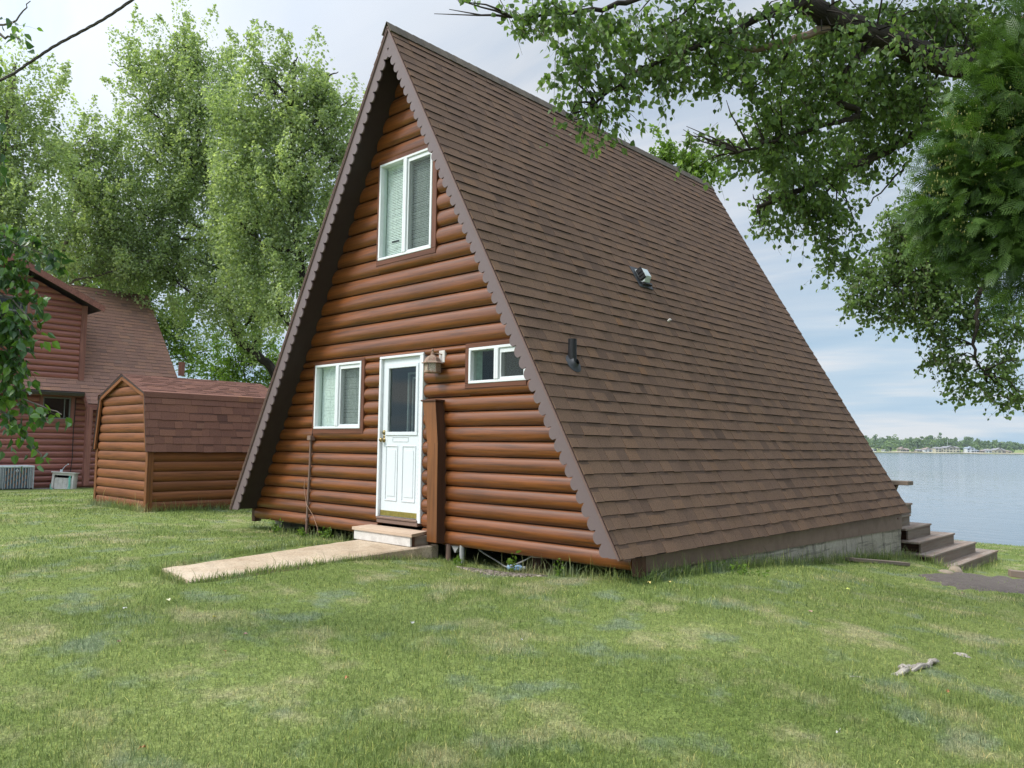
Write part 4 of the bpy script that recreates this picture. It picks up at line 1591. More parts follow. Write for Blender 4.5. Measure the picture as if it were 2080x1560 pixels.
hs.tube([hp(d2 - .06, .15, .40), hp(d2 + .02, .165, .28), hp(d2 + .035, .19, .1), hp(d2 + .08, .17, -.06), hp(d2 + .18, .05, -.05), hp(d2 + .2, -.12, -.04), hp(d2 + .12, -.25, .0), hp(.05, -w2 - .06, .10), hp(-.05, -w2 - .03, .2), hp(-.05, -w2, .22)], .013, 7)
tag(hs.build('garden_hose', MAT['hose']), 'aqua green garden hose looped out of the white hose box', 'hose')
patch('leaf_mulch', -16.9, .78, .18, .5, 0, MAT['soil'], .03, 12)

# ------------------------------------------------------------------ overhead cable
pts = [(-420, 330, 6.6), (-160, 222, 6.3), (0, 163, 6.1), (60, 127, 6.0), (110, 94, 5.95), (165, 64, 5.9), (215, 36, 5.85), (268, 0, 5.8), (340, -52, 5.7), (520, -190, 5.4), (760, -420, 5.0)]
P3 = [at(*p) for p in pts]
fine = []
for i in range(len(P3) - 1):
    for k in range(14):
        f = k / 14
        p0, p1, p2, p3 = P3[max(0, i - 1)], P3[i], P3[i + 1], P3[min(len(P3) - 1, i + 2)]
        fine.append(.5 * ((2 * p1) + (p2 - p0) * f + (2 * p0 - 5 * p1 + 4 * p2 - p3) * f * f + (3 * p1 - p0 - 3 * p2 + p3) * f ** 3))
ob = thing('overhead_cable', P3[3], 'twisted dark power cable crossing the sky at the top left corner', 'cable')
for k in range(3):
    m = MB()
    q = []
    for i, p in enumerate(fine):
        a = i * .42 + k * 2.094
        q.append(p + CR * (.0062 * math.cos(a)) + CU * (.0062 * math.sin(a)))
    m.tube(q, .0062, 6)
    m.build('strand', MAT['cable'], ob)
# ------------------------------------------------------------------ vegetation
MAT['cotton'] = leaf_mat('cottonwood_leaf', (.062, .108, .038), (.125, .20, .064), (.20, .295, .10), .52)
MAT['poplar'] = leaf_mat('poplar_leaf', (.19, .25, .13), (.30, .38, .195), (.42, .49, .28), .54)
MAT['bright'] = leaf_mat('bright_green_leaf', (.085, .15, .022), (.14, .235, .035), (.19, .30, .05), .45)
MAT['birch'] = leaf_mat('glossy_birch_leaf', (.028, .072, .022), (.05, .12, .03), (.13, .24, .03), .38, .5, .32)
MAT['cedar'] = leaf_mat('cedar_spray', (.032, .070, .013), (.066, .128, .025), (.12, .20, .045), .28)
MAT['cone'] = leaf_mat('yellow_green_cone', (.15, .17, .045), (.22, .23, .07), (.28, .28, .10), .2)
MAT['shore'] = leaf_mat('shore_foliage', (.075, .13, .055), (.11, .175, .07), (.15, .22, .08), .3)
MAT['shore2'] = leaf_mat('pale_shore_foliage', (.12, .19, .07), (.16, .24, .08), (.21, .29, .10), .3)
MAT['bark'] = bark_mat('furrowed_bark', (.014, .011, .009), (.055, .045, .037))
MAT['bark_pale'] = bark_mat('pale_branch_bark', (.11, .095, .08), (.22, .19, .16))
MAT['bark_bare'] = bark_mat('barkless_limb', (.17, .12, .085), (.28, .2, .15))
MAT['twig'] = flat_mat('twig_bark', (.085, .065, .045), rough=.8)
MAT['cedar_twig'] = flat_mat('red_brown_twig', (.20, .115, .075), rough=.8)


def unit(a): return a / np.maximum(1e-9, np.linalg.norm(a, axis=-1, keepdims=True))


def leaf_mesh(name, C, size, rg, mat, parent, down=.5, six=False, wide=.8, dirs=None, bias=None, nb=None):
    """One small folded leaf blade per point of C."""
    n = len(C)
    a = unit(rg.normal(size=(n, 3)) + (0 if dirs is None else dirs) + np.array([0, 0, -down * 1.6]))
    nn = rg.normal(size=(n, 3)) + np.array([0, 0, .6]) if nb is None else rg.normal(size=(n, 3)) * .75 + nb
    nn = unit(nn - a * (nn * a).sum(-1, keepdims=True))
    b = np.cross(nn, a)
    s = (size * rg.uniform(.65, 1.25, n))[:, None]
    w_ = s * wide * .5 * rg.uniform(.75, 1.05, (n, 1))
    rnd = np.clip(rg.normal(.5, .22, n) + (0 if bias is None else bias), 0, 1)
    if six:
        base, tip = C, C + a * s - nn * s * .10
        fold = nn * w_ * .28
        l1, l2 = C + a * s * .25 + b * w_ * .92 - fold * .0 + fold, C + a * s * .58 + b * w_ * .78 + fold * .7
        r1, r2 = C + a * s * .25 - b * w_ * .92 + fold, C + a * s * .58 - b * w_ * .78 + fold * .7
        V = np.stack([base, l1, l2, tip, base, tip, r2, r1], 1)
        return np_mesh(name, V, 4, mat, parent, np.repeat(rnd, 2))
    V = np.stack([C, C + a * s * .38 + b * w_ + nn * w_ * .25, C + a * s, C + a * s * .38 - b * w_ + nn * w_ * .25], 1)
    return np_mesh(name, V, 4, mat, parent, rnd)


def lobe_points(lobes, n, rg, shell=.45, spread=.28, per=9):
    """Cluster centres spread through ellipsoids, then points around each cluster."""
    vol = np.array([(l[1] * l[2] * l[3]) ** .75 * (l[4] if len(l) > 4 else 1) for l in lobes])
    k = rg.choice(len(lobes), max(1, n // per), p=vol / vol.sum())
    d = unit(rg.normal(size=(len(k), 3)))
    r = rg.random(len(k)) ** shell
    c = np.array([tuple(l[0]) for l in lobes])[k]
    rad = np.array([l[1:4] for l in lobes])[k]
    CR_, CF_, CU_ = np.array(CR), np.array(CF), np.array(CU)
    off = d * r[:, None]
    cl = c + CR_ * (off[:, :1] * rad[:, :1]) + CF_ * (off[:, 1:2] * rad[:, 1:2]) + CU_ * (off[:, 2:] * rad[:, 2:])
    idx = np.repeat(np.arange(len(cl)), per)
    P = cl[idx] + rg.normal(size=(len(idx), 3)) * spread * np.array([1, 1, .8])
    return P, cl, idx


def px_lobes(L, depth, squash=.8):
    out = []
    for l in L:
        u, v, ru, rv = l[:4]
        dp = l[4] if len(l) > 4 and l[4] else depth
        w = l[5] if len(l) > 5 else 1
        a, b = ru * dp / FPX, rv * dp / FPX
        out.append((at(u, v, dp), a, (a + b) / 2 * squash, b, w))
    return out


def limb(m, pts, r0, r1, seg=8, jit=.0, rg=None, n=None):
    """A smooth tapering limb through the points."""
    pts = [Vector(p) for p in pts]
    q = []
    for i in range(len(pts) - 1):
        p0, p1, p2, p3 = pts[max(0, i - 1)], pts[i], pts[i + 1], pts[min(len(pts) - 1, i + 2)]
        st = n or 6
        for k in range(st):
            f = k / st
            q.append(.5 * ((2 * p1) + (p2 - p0) * f + (2 * p0 - 5 * p1 + 4 * p2 - p3) * f * f + (3 * p1 - p0 - 3 * p2 + p3) * f ** 3))
    q.append(pts[-1])
    if jit and rg is not None:
        for p in q[1:-1]: p += Vector(rg.normal(size=3) * jit)
    rad = [r0 + (r1 - r0) * (i / (len(q) - 1)) ** .8 for i in range(len(q))]
    m.tube(q, rad, seg)
    return q


def twigs(m, starts, ends, r, rg, seg=3):
    for a, b in zip(starts, ends):
        a, b = Vector(a), Vector(b)
        mid = a.lerp(b, .5) + Vector(rg.normal(size=3)) * (b - a).length * .12 + Vector((0, 0, .06 * (b - a).length))
        m.tube([a, a.lerp(mid, .55) + Vector((0, 0, .01)), mid, b], [r, r * .8, r * .6, r * .25], seg, cap=False)


def back_tree(name, label, lobes, depth, trunk, n, size, mat, bark, seed, group=None, r0=.22, limbs=9, spread=.17, shoot=1.0):
    rg = np.random.default_rng(seed)
    T = [at(u, v, depth) for u, v in trunk]
    bz = g(T[0].x, T[0].y)
    T[0].z = bz - .2
    o = thing(name, (T[0].x, T[0].y, bz), label, 'tree', group)
    Lb = px_lobes(lobes, depth, .55)
    per = 170
    P, cl, idx = lobe_points(Lb, int(n * 1.05), rg, .42, .01, per)
    # leaves sit along short upright shoots
    cen = np.array([tuple(l[0]) for l in Lb])
    near = cen[np.argmin(((cl[:, None] - cen[None]) ** 2).sum(-1), axis=1)]
    sd0 = unit(unit(cl - near) * .75 + np.array([0, 0, 1.0]) + rg.normal(size=cl.shape) * .28)
    # every plume: a tapering, upswept spray of leaves round a shoot
    Lp = (rg.uniform(1.1, 2.3, len(cl)) * shoot)
    tt = rg.random(len(idx)) ** .85
    rad = .52 * shoot * np.sin(np.pi * (tt * .86 + .12)) ** .9 * rg.uniform(.7, 1.2, len(cl))[idx]
    bd = rg.normal(size=(len(idx), 3))
    bd = unit(bd - sd0[idx] * (bd * sd0[idx]).sum(-1, keepdims=True))
    # leaves bunch on side twigs, so each plume is ragged
    nt_ = 12
    tdir = unit(rg.normal(size=(len(cl), nt_, 3)))
    kk = rg.integers(0, nt_, len(idx))
    bd = unit(bd * .55 + tdir[idx, kk] * .9)
    P = cl[idx] + sd0[idx] * ((tt - .35) * Lp[idx])[:, None] + bd * (rad * rg.random(len(idx)) ** .5)[:, None]
    leaf_mesh('crown', P, size * 1.28, rg, mat, o, .3, bias=rg.normal(0, .16, len(cl))[idx], nb=bd * .7 + np.array([0, 0, .8]))
    m = MB()
    sp = limb(m, T, r0, r0 * .22, 9, .03, rg)
    order = rg.permutation(len(Lb))[:limbs]
    for k in order:
        c = Vector(Lb[k][0])
        cand = [p for p in sp[2:] if p.z < c.z + .2] or sp[2:4]
        s = min(cand, key=lambda p: (p - c).length + .8 * abs((p.z - (c.z - 1.2))))
        mid = s.lerp(c, .5) + Vector(rg.normal(size=3)) * .25 + Vector((0, 0, -.15))
        limb(m, [s, mid, c, c + (c - mid) * .5], r0 * .32, .012, 6, .03, rg, 4)
        nb = 10
        near = np.argsort(np.linalg.norm(cl - np.array(c), axis=1))[:60]
        pick = rg.choice(near, min(nb, len(near)), replace=False)
        twigs(m, [mid.lerp(c, rg.random()) for _ in pick], cl[pick], .014, rg)
    m.build('trunk', bark, o)
    return o


back_tree('poplar_tree', 'tall light green poplar at the far left edge, standing behind the red log house', [
    (15, 150, 60, 50), (45, 220, 75, 70), (20, 300, 90, 70), (60, 380, 85, 80), (10, 440, 80, 80), (70, 480, 70, 60), (-60, 260, 90, 120), (-70, 420, 90, 110), (100, 330, 35, 40), (30, 560, 90, 60)],
    24, [(-30, 930), (-25, 700), (-12, 480), (5, 330), (20, 200), (30, 130)], 30000, .082, MAT['poplar'], MAT['bark_pale'], 101, r0=.2)
back_tree('poplar_tree', 'shorter open poplar with pale stem between the far left poplar and the big one', [
    (195, 280, 55, 38), (155, 300, 40, 40), (170, 370, 55, 60), (225, 380, 55, 60), (160, 455, 65, 55), (235, 470, 60, 60), (200, 545, 85, 50), (140, 540, 60, 50), (270, 540, 60, 60)],
    27, [(100, 930), (108, 700), (120, 560), (140, 470), (165, 380), (190, 270)], 24000, .085, MAT['poplar'], MAT['bark_pale'], 102, r0=.19)
back_tree('cottonwood_tree', 'biggest cottonwood of the left background, tallest top above the shed and curved bare limb', [
    (372, 65, 38, 42), (345, 105, 40, 40), (400, 110, 50, 50), (340, 165, 75, 50), (410, 190, 90, 70), (290, 210, 45, 45), (265, 140, 18, 45), (255, 180, 24, 30), (330, 270, 85, 65), (425, 290, 100, 100), (290, 300, 45, 45),
    (345, 370, 95, 80), (440, 420, 110, 90), (300, 440, 75, 65), (400, 520, 110, 80), (320, 530, 70, 60), (470, 560, 90, 70), (370, 620, 85, 50), (470, 660, 80, 50, 0, .7), (380, 680, 60, 35, 0, .5), (540, 640, 60, 60, 0, .7), (250, 400, 55, 50), (235, 480, 55, 60), (270, 540, 70, 55), (505, 690, 45, 32, 27), (455, 625, 55, 45, 27), (530, 610, 50, 40, 27)],
    28, [(600, 960), (560, 775), (530, 728), (490, 695), (472, 660), (470, 610), (455, 540), (430, 420), (405, 280), (380, 130)], 68000, .088, MAT['poplar'], MAT['bark'], 103, r0=.19, limbs=14)
back_tree('cottonwood_tree', 'broad light green cottonwood directly left of the A-frame roof', [
    (600, 125, 45, 38), (520, 110, 22, 38), (545, 150, 45, 35), (665, 160, 28, 42), (590, 200, 95, 65), (690, 215, 28, 30), (660, 270, 65, 75), (545, 290, 95, 90), (620, 370, 95, 85), (700, 300, 30, 50), (560, 430, 100, 80), (640, 480, 70, 80), (590, 540, 85, 70), (520, 540, 75, 60), (560, 620, 55, 60), (490, 330, 65, 80), (485, 450, 65, 80), (480, 230, 45, 55)],
    25, [(640, 960), (635, 760), (620, 620), (600, 450), (595, 300), (598, 140)], 52000, .086, MAT['poplar'], MAT['bark'], 104, r0=.24, limbs=11)
back_tree('young_maple_tree', 'small bright green tree low behind the shed roof, under the curved cottonwood limb', [
    (480, 735, 50, 30), (520, 700, 40, 25), (445, 760, 45, 25), (560, 760, 40, 35), (500, 775, 60, 25)],
    36, [(500, 900), (500, 840), (498, 780), (495, 720)], 9000, .10, MAT['bright'], MAT['bark'], 105, r0=.10, limbs=4)
back_tree('young_maple_tree', 'bushy bright green tree rising right behind the red house roof ridge', [
    (225, 545, 70, 40), (165, 570, 50, 40), (290, 580, 55, 45), (330, 640, 50, 60), (250, 600, 70, 40), (390, 720, 40, 40)],
    33, [(260, 930), (258, 760), (252, 640), (240, 540)], 17000, .095, MAT['bright'], MAT['bark'], 106, r0=.14, limbs=5)
back_tree('cottonwood_tree', 'yellow green treetop just showing over the A-frame ridge under the hanging branches', [
    (1375, 315, 45, 22), (1420, 330, 28, 28), (1340, 320, 30, 16), (1390, 370, 70, 35), (1330, 400, 80, 50), (1400, 450, 60, 60), (1200, 290, 18, 10, 0, .4)],
    19, [(1380, 960), (1380, 700), (1385, 500), (1390, 340)], 9000, .075, MAT['bright'], MAT['bark'], 107, r0=.16, limbs=0, spread=.12, shoot=.5)


# --- twig-borne leaves for the near trees
def leafy_twigs(o, starts, dirs, lens, per, size, rg, mat, droop=.5, six=False, bias=None, down=.9, wide=.85, rt=.004):
    n = len(starts)
    S, D = np.array([tuple(s) for s in starts]), unit(np.array(dirs))
    Ln = np.asarray(lens)[:, None]
    t_ = (np.arange(per) + .5) / per
    T = np.tile(t_, n)
    idx = np.repeat(np.arange(n), per)
    P = S[idx] + D[idx] * Ln[idx] * T[:, None] + np.array([0, 0, -1.]) * (Ln[idx] * droop * (T ** 2)[:, None])
    tang = unit(D[idx] * Ln[idx] + np.array([0, 0, -1.]) * (2 * Ln[idx] * droop * T[:, None]))
    side = unit(np.cross(tang, rg.normal(size=(len(T), 3)) * .4 + np.array([0, 0, 1.])))
    sg = np.where(np.arange(len(T)) % 2 == 0, 1, -1)[:, None]
    P = P + side * sg * .018 + rg.normal(size=P.shape) * .012
    b = None if bias is None else bias[idx] + rg.normal(0, .08, len(idx))
    leaf_mesh('foliage', P, size, rg, mat, o, down, six, wide, dirs=side * sg * 1.1 + tang * .5, bias=b)
    # twig ribbons: three-sided
    K = 4
    rows = []
    for k in range(K + 1):
        f = k / K
        c = S + D * Ln * f + np.array([0, 0, -1.]) * (Ln * droop * f * f)
        rr = rt * (1 - .75 * f)
        rows.append([c + rr * np.array(v) for v in ((1, 0, 0), (-.5, .6, .6), (-.5, -.6, -.6))])
    Q = []
    for k in range(K):
        for j in range(3):
            Q.append(np.stack([rows[k][j], rows[k][(j + 1) % 3], rows[k + 1][(j + 1) % 3], rows[k + 1][j]], 1))
    np_mesh('twig', np.concatenate(Q), 4, MAT['twig'], o)


# the big cottonwood whose branches hang over the ridge from the right
rg = np.random.default_rng(55)
tb = at(2420, 900, 10.5)
oc = thing('cottonwood_tree', (tb.x, tb.y, g(tb.x, tb.y)), 'large dark green cottonwood overhanging the roof from the upper right with heavy limbs', 'tree')
m = MB()
trunk_p = [Vector((tb.x, tb.y, g(tb.x, tb.y) - .3)), at(2400, 700, 10.4), at(2330, 420, 10), at(2230, 230, 9.6), at(2120, 165, 9.2)]
limb(m, trunk_p, .42, .27, 14, .02, rg)
main = limb(m, [at(2120, 165, 9.2), at(2000, 140, 8.8), at(1910, 128, 8.6), at(1830, 90, 8.4), at(1750, 58, 8.2), at(1680, 34, 8.0), at(1628, -6, 7.8), at(1560, -90, 7.6)], .15, .085, 12, .012, rg)
l2 = limb(m, [at(2260, 300, 9.8), at(2080, 245, 9.6), at(1950, 245, 9.5), at(1880, 262, 9.4), at(1830, 290, 9.3), at(1780, 318, 9.2), at(1700, 352, 9.0), at(1610, 392, 8.8), at(1540, 420, 8.6)], .11, .022, 10, .012, rg)
l4 = limb(m, [at(1780, 62, 8.2), at(1700, 190, 8.4), at(1745, 230, 8.5), at(1690, 250, 8.4), at(1590, 280, 8.2), at(1500, 310, 8)], .05, .012, 7, .01, rg)
l5 = limb(m, [at(1640, 0, 7.8), at(1560, 28, 7.6), at(1490, 62, 7.5), at(1400, 100, 7.3), at(1290, 150, 7.1), at(1210, 210, 7.0)], .05, .008, 7, .012, rg)
l6 = limb(m, [at(1600, -60, 7.6), at(1400, -30, 7.2), at(1250, 10, 6.9), at(1120, 30, 6.8), at(1040, 35, 6.7)], .045, .006, 7, .012, rg)
l7 = limb(m, [at(2330, 420, 10), at(2200, 470, 11), at(2050, 500, 11.6), at(1900, 540, 11.8), at(1800, 580, 11.8)], .12, .015, 8, .02, rg)
l8 = limb(m, [at(2050, 500, 11.6), at(1990, 600, 11.6), at(1985, 655, 11.5), at(1978, 720, 11.5), at(2000, 760, 11.5)], .05, .012, 7, .012, rg)
for (a, b, dp) in (((1430, -20), (1340, 70), 7.2), ((1500, 60), (1440, 130), 7.5), ((1600, 110), (1530, 180), 7.9), ((1850, 320), (1760, 420), 9.2), ((1700, 352), (1640, 440), 9), ((1900, 128), (1870, 230), 8.6), ((1780, 60), (1860, 20), 8.3), ((1960, 130), (1930, 40), 8.7)):
    limb(m, [at(*a, dp), at((a[0] + b[0]) / 2 + 14, (a[1] + b[1]) / 2 - 10, dp + .1), at(*b, dp)], .022, .006, 6, .01, rg)
tm = m
m = MB()
limb(m, [at(1680, 58, 8.05), at(1630, 74, 7.9), at(1570, 92, 7.75), at(1520, 100, 7.65), at(1505, 82, 7.6)], .042, .028, 9, .004, rg)
m.build('bare_limb', MAT['bark_bare'], oc, 'pale barkless limb')
blobs = [  # u, v, ru, rv, depth, weight
    (915, 8, 38, 16, 6.6, .35), (1060, 30, 40, 40, 6.7, .8), (1110, 15, 60, 20, 6.7, .8), (1190, 60, 75, 70, 6.9, 1.), (1165, 150, 55, 50, 6.9, 1.), (1190, 215, 45, 40, 6.9, .9), (1235, 270, 42, 28, 7.0, .7), (1150, 240, 28, 14, 6.9, .5),
    (1260, 180, 36, 50, 7.0, .8), (1310, 90, 90, 85, 7.2, 1.1), (1350, 150, 60, 40, 7.2, .8), (1420, 60, 90, 60, 7.4, 1.1), (1450, 140, 80, 45, 7.5, 1.), (1530, 90, 100, 70, 7.8, 1.1), (1560, 170, 60, 35, 7.9, .9), (1400, 265, 30, 18, 8.2, .4), (1450, 290, 45, 30, 8.2, .7), (1440, 335, 26, 20, 8.2, .4),
    (1560, 240, 55, 55, 8.2, 1.), (1540, 310, 70, 50, 8.3, 1.), (1620, 230, 70, 80, 8.4, 1.1), (1640, 330, 90, 80, 8.8, 1.2), (1560, 390, 50, 30, 8.7, .7), (1620, 420, 85, 50, 8.9, 1.), (1545, 455, 40, 22, 8.7, .6), (1690, 440, 70, 60, 9.1, 1.),
    (1660, 130, 90, 90, 8.3, 1.2), (1720, 40, 90, 50, 8.4, 1.), (1790, 180, 100, 90, 8.9, 1.2), (1850, 50, 110, 60, 8.9, 1.1), (1920, 60, 90, 70, 9, 1.), (1760, 300, 80, 70, 9.4, 1.1), (1860, 210, 80, 60, 9.2, 1.), (1700, 520, 55, 40, 9.4, .8), (2010, 50, 90, 60, 9.2, 1.), (1905, 112, 55, 34, 7.9, .5), (1825, 72, 45, 28, 7.7, .4), (1970, 140, 50, 36, 8.0, .6), (1735, 48, 36, 24, 7.5, .3), (1600, 20, 60, 30, 7.4, .4), (2200, 60, 110, 100, 9.6, 1.3), (2330, 40, 130, 120, 10., 1.4), (2460, 200, 130, 130, 10.5, 1.3), (2250, -140, 200, 120, 9.6, 1.6), (1980, -170, 200, 110, 9., 1.5), (1680, -190, 180, 100, 8.2, 1.3), (1400, -130, 150, 80, 7.4, 1.), (2060, 130, 60, 80, 9.4, .9)]
far_bl = [(1760, 590, 55, 40, 11.6, 1.), (1830, 540, 70, 60, 11.8, 1.1), (1790, 640, 45, 22, 11.6, .7), (1880, 620, 75, 55, 11.8, 1.1), (1930, 560, 70, 60, 11.9, 1.), (1910, 690, 50, 35, 11.6, .8), (1920, 730, 40, 30, 11.6, .8), (1960, 770, 45, 35, 11.6, .9), (2030, 730, 40, 45, 11.6, .8), (2040, 790, 40, 30, 11.6, .8), (2075, 810, 22, 26, 11.6, .6), (1990, 650, 60, 40, 11.8, .8), (1840, 460, 60, 60, 11.9, 1.), (2070, 640, 40, 60, 11.8, .7), (1900, 480, 70, 60, 12, 1.), (1745, 540, 35, 40, 11.7, .7)]
for bl, n, sz, ln in ((blobs, 6200, .062, .37), (far_bl, 1350, .062, .38)):
    Lb = px_lobes([(b[0], b[1], b[2], b[3], b[4], b[5]) for b in bl], 8, .9)
    P, cl, idx = lobe_points(Lb, n, rg, .36, .05, 1)
    cen = np.array([tuple(l[0]) for l in Lb])
    near = cen[np.argmin(((P[:, None] - cen[None]) ** 2).sum(-1), axis=1)]
    D = unit(P - near + rg.normal(size=P.shape) * .35 + np.array([0, 0, .05]))
    leafy_twigs(oc, P - D * ln * .5, D, rg.uniform(.6, 1.25, len(P)) * ln, 10, sz, rg, MAT['cotton'], .45, True, rg.normal(0, .12, len(P)), .9, .95)
    m = tm
    pool = np.array([tuple(p) for p in (main + l2 + l4 + l5 + l6 + l7 + l8)])
    for l in Lb:   # small branches carry every spray
        c = np.array(tuple(l[0]))
        for _ in range(4):
            e = c + rg.normal(size=3) * np.array([l[1], l[2], l[3]]) * .45
            s = pool[np.argmin(((pool - e) ** 2).sum(-1))]
            twigs(m, [s], [e], .012, rg, 4)
tm.build('trunk', MAT['bark'], oc)

# --- birch at the left edge, close to the camera
rg = np.random.default_rng(77)
tb = at(-520, 900, 5.4)
bt = thing('birch_tree', (tb.x, tb.y, g(tb.x, tb.y)), 'birch with large glossy leaves reaching in at the left edge near the camera', 'tree')
m = MB()
trunk_p = [Vector((tb.x, tb.y, g(tb.x, tb.y) - .2)), at(-500, 600, 5.4), at(-470, 300, 5.4), at(-430, 20, 5.4), at(-420, -300, 5.4)]
limb(m, trunk_p, .10, .05, 10, .01, rg)
subs = []
for pts in ([(-470, 320), (-300, 380), (-120, 440), (0, 478), (95, 520)], [(-490, 520), (-300, 500), (-120, 545), (10, 600), (70, 660)], [(-490, 560), (-250, 560), (-80, 640), (20, 720), (60, 770)], [(-500, 600), (-260, 640), (-80, 740), (30, 800), (125, 842)],
            [(-80, 740), (0, 830), (50, 880), (82, 930)], [(-430, 20), (-250, -10), (-80, 40), (20, 45), (62, 2)], [(-80, 40), (0, 70), (40, 78)], [(-460, 200), (-250, 210), (-90, 250), (-5, 290)]):
    subs.append(limb(m, [at(u, v, 5.3 - .05 * i) for i, (u, v) in enumerate(pts)], .018, .003, 6, .006, rg, 6))
m.build('trunk', MAT['bark_pale'], bt)
bl = [(10, 480, 45, 40, 1), (75, 505, 40, 28, .9), (110, 535, 16, 20, .3), (20, 560, 38, 40, .9), (55, 600, 36, 26, .5), (30, 660, 45, 40, 1), (70, 660, 26, 16, .5), (20, 730, 40, 40, 1), (50, 740, 24, 22, .5), (15, 790, 36, 34, .8), (60, 830, 44, 16, .8), (110, 842, 24, 10, .35), (15, 860, 30, 28, .7), (62, 880, 22, 18, .5), (74, 915, 18, 20, .45), (8, 905, 16, 20, .35),
      (8, 40, 14, 22, .28), (30, 68, 18, 10, .22), (12, 85, 8, 12, .12), (56, 6, 12, 8, .15), (36, 22, 8, 6, .1), (2, 250, 8, 18, .15), (4, 310, 10, 26, .25), (18, 345, 10, 10, .12), (-90, 500, 80, 90, 1.2), (-90, 700, 80, 110, 1.2), (-120, 60, 90, 80, .9), (-100, 270, 90, 70, .8)]
Lb = px_lobes([(b[0], b[1], b[2], b[3], 5.15, b[4]) for b in bl], 5.15, .9)
P, cl, idx = lobe_points(Lb, 820, rg, .45, .02, 1)
D = unit(rg.normal(size=P.shape) * .5 + np.array(CR) * .5 + np.array([0, 0, -.15]))
leafy_twigs(bt, P - D * .07, D, rg.uniform(.10, .19, len(P)), 5, .064, rg, MAT['birch'], .35, True, rg.normal(0, .2, len(P)), 1.1, .80, .0022)

# --- arborvitae at the right edge, close to the camera
rg = np.random.default_rng(88)
tb = at(2330, 900, 4.6)
ce = thing('cedar_tree', (tb.x, tb.y, g(tb.x, tb.y)), 'dark green cedar with flat feathery sprays at the right edge of the picture', 'tree')
m = MB()
limb(m, [Vector((tb.x, tb.y, g(tb.x, tb.y) - .2)), at(2310, 600, 4.6), at(2300, 300, 4.6), at(2290, 0, 4.6), at(2280, -300, 4.6)], .13, .05, 10, .01, rg)
cb = [(2030, 200, 80, 70, 1), (1985, 270, 60, 60, .9), (1945, 320, 60, 60, 1), (1930, 400, 55, 50, 1), (1900, 440, 40, 40, .7), (1960, 470, 70, 50, 1), (1900, 495, 30, 20, .35), (1995, 530, 70, 35, .8), (2030, 400, 80, 100, 1.2), (2060, 300, 60, 90, 1), (2060, 120, 50, 60, .8), (2070, 40, 40, 50, .5), (2055, 590, 40, 28, .7), (2080, 500, 50, 80, .9), (2140, 350, 80, 200, 1.3), (2000, 350, 70, 60, 1), (2215, 330, 100, 200, .8), (2330, 420, 150, 160, .7), (2460, 330, 130, 260, .6), (2320, 120, 190, 190, .6), (2310, -120, 150, 170, .5), (2300, -330, 90, 140, .4), (2190, 60, 90, 130, .6)]
ends = []
for b in cb:
    e = at(b[0], b[1], 4.25 if b[0] < 2150 else 4.6)
    s = at(2290, b[1] - 60, 4.6)
    q = limb(m, [s, s.lerp(e, .5) + Vector((0, 0, .05)), e], .018, .004, 6, .012, rg, 5)
    ends.append(q)
m.build('trunk', MAT['cedar_twig'], ce)
# one flat spray, about as wide as it is long
tq = []
def strip(p, d, ln, w0, w1):
    d = d / np.linalg.norm(d)
    s_ = np.array([-d[1], d[0]])
    e = p + d * ln
    tq.append([p - s_ * w0, p + s_ * w0, e + s_ * w1, e - s_ * w1])
strip(np.array([0., 0.]), np.array([1., 0.]), 1.0, .012, .006)
for k in range(7):
    x = .08 + .88 * k / 7
    for sg in (-1, 1):
        ln = (.42 * (1 - x) ** .6 + .09)
        d = np.array([math.cos(.62), sg * math.sin(.62)])
        p = np.array([x, 0.])
        strip(p, d, ln, .017, .010)
        for j in range(2, 3):
            q = p + d * ln * j / 3.7
            for s2 in (-1, 1):
                aa = sg * .62 + s2 * .6
                strip(q, np.array([math.cos(aa), math.sin(aa)]), ln * .34 * (1.1 - j / 4.5), .012, .007)
TQ = np.array(tq)
nf = 13500
Lb = px_lobes([(b[0], b[1], b[2], b[3], 4.25 if b[0] < 2150 else 4.7, b[4]) for b in cb], 4.25, 1.15)
P, cl, idx = lobe_points(Lb, nf, rg, .38, .03, 1)
nf = len(P)
root = np.array(tuple(at(2300, 380, 4.7)))
ax = unit(unit(P - root) * 1.0 + rg.normal(size=P.shape) * .55 + np.array([0, 0, -.25]))
nn = rg.normal(size=P.shape) + np.array([0, 0, .9])
nn = unit(nn - ax * (nn * ax).sum(-1, keepdims=True))
sd_ = np.cross(nn, ax)
sc = rg.uniform(.08, .16, nf)
V = P[:, None, None] + (TQ[None, :, :, :1] * ax[:, None, None] + TQ[None, :, :, 1:] * sd_[:, None, None]) * sc[:, None, None, None]
V = V - nn[:, None, None] * (((TQ[None, :, :, :1] ** 2) * .25 + (TQ[None, :, :, 1:] ** 2) * .3) * sc[:, None, None, None])
rn = np.clip(rg.normal(.48, .24, nf), 0, 1)
np_mesh('foliage', V, 4, MAT['cedar'], ce, np.repeat(rn, len(TQ)))
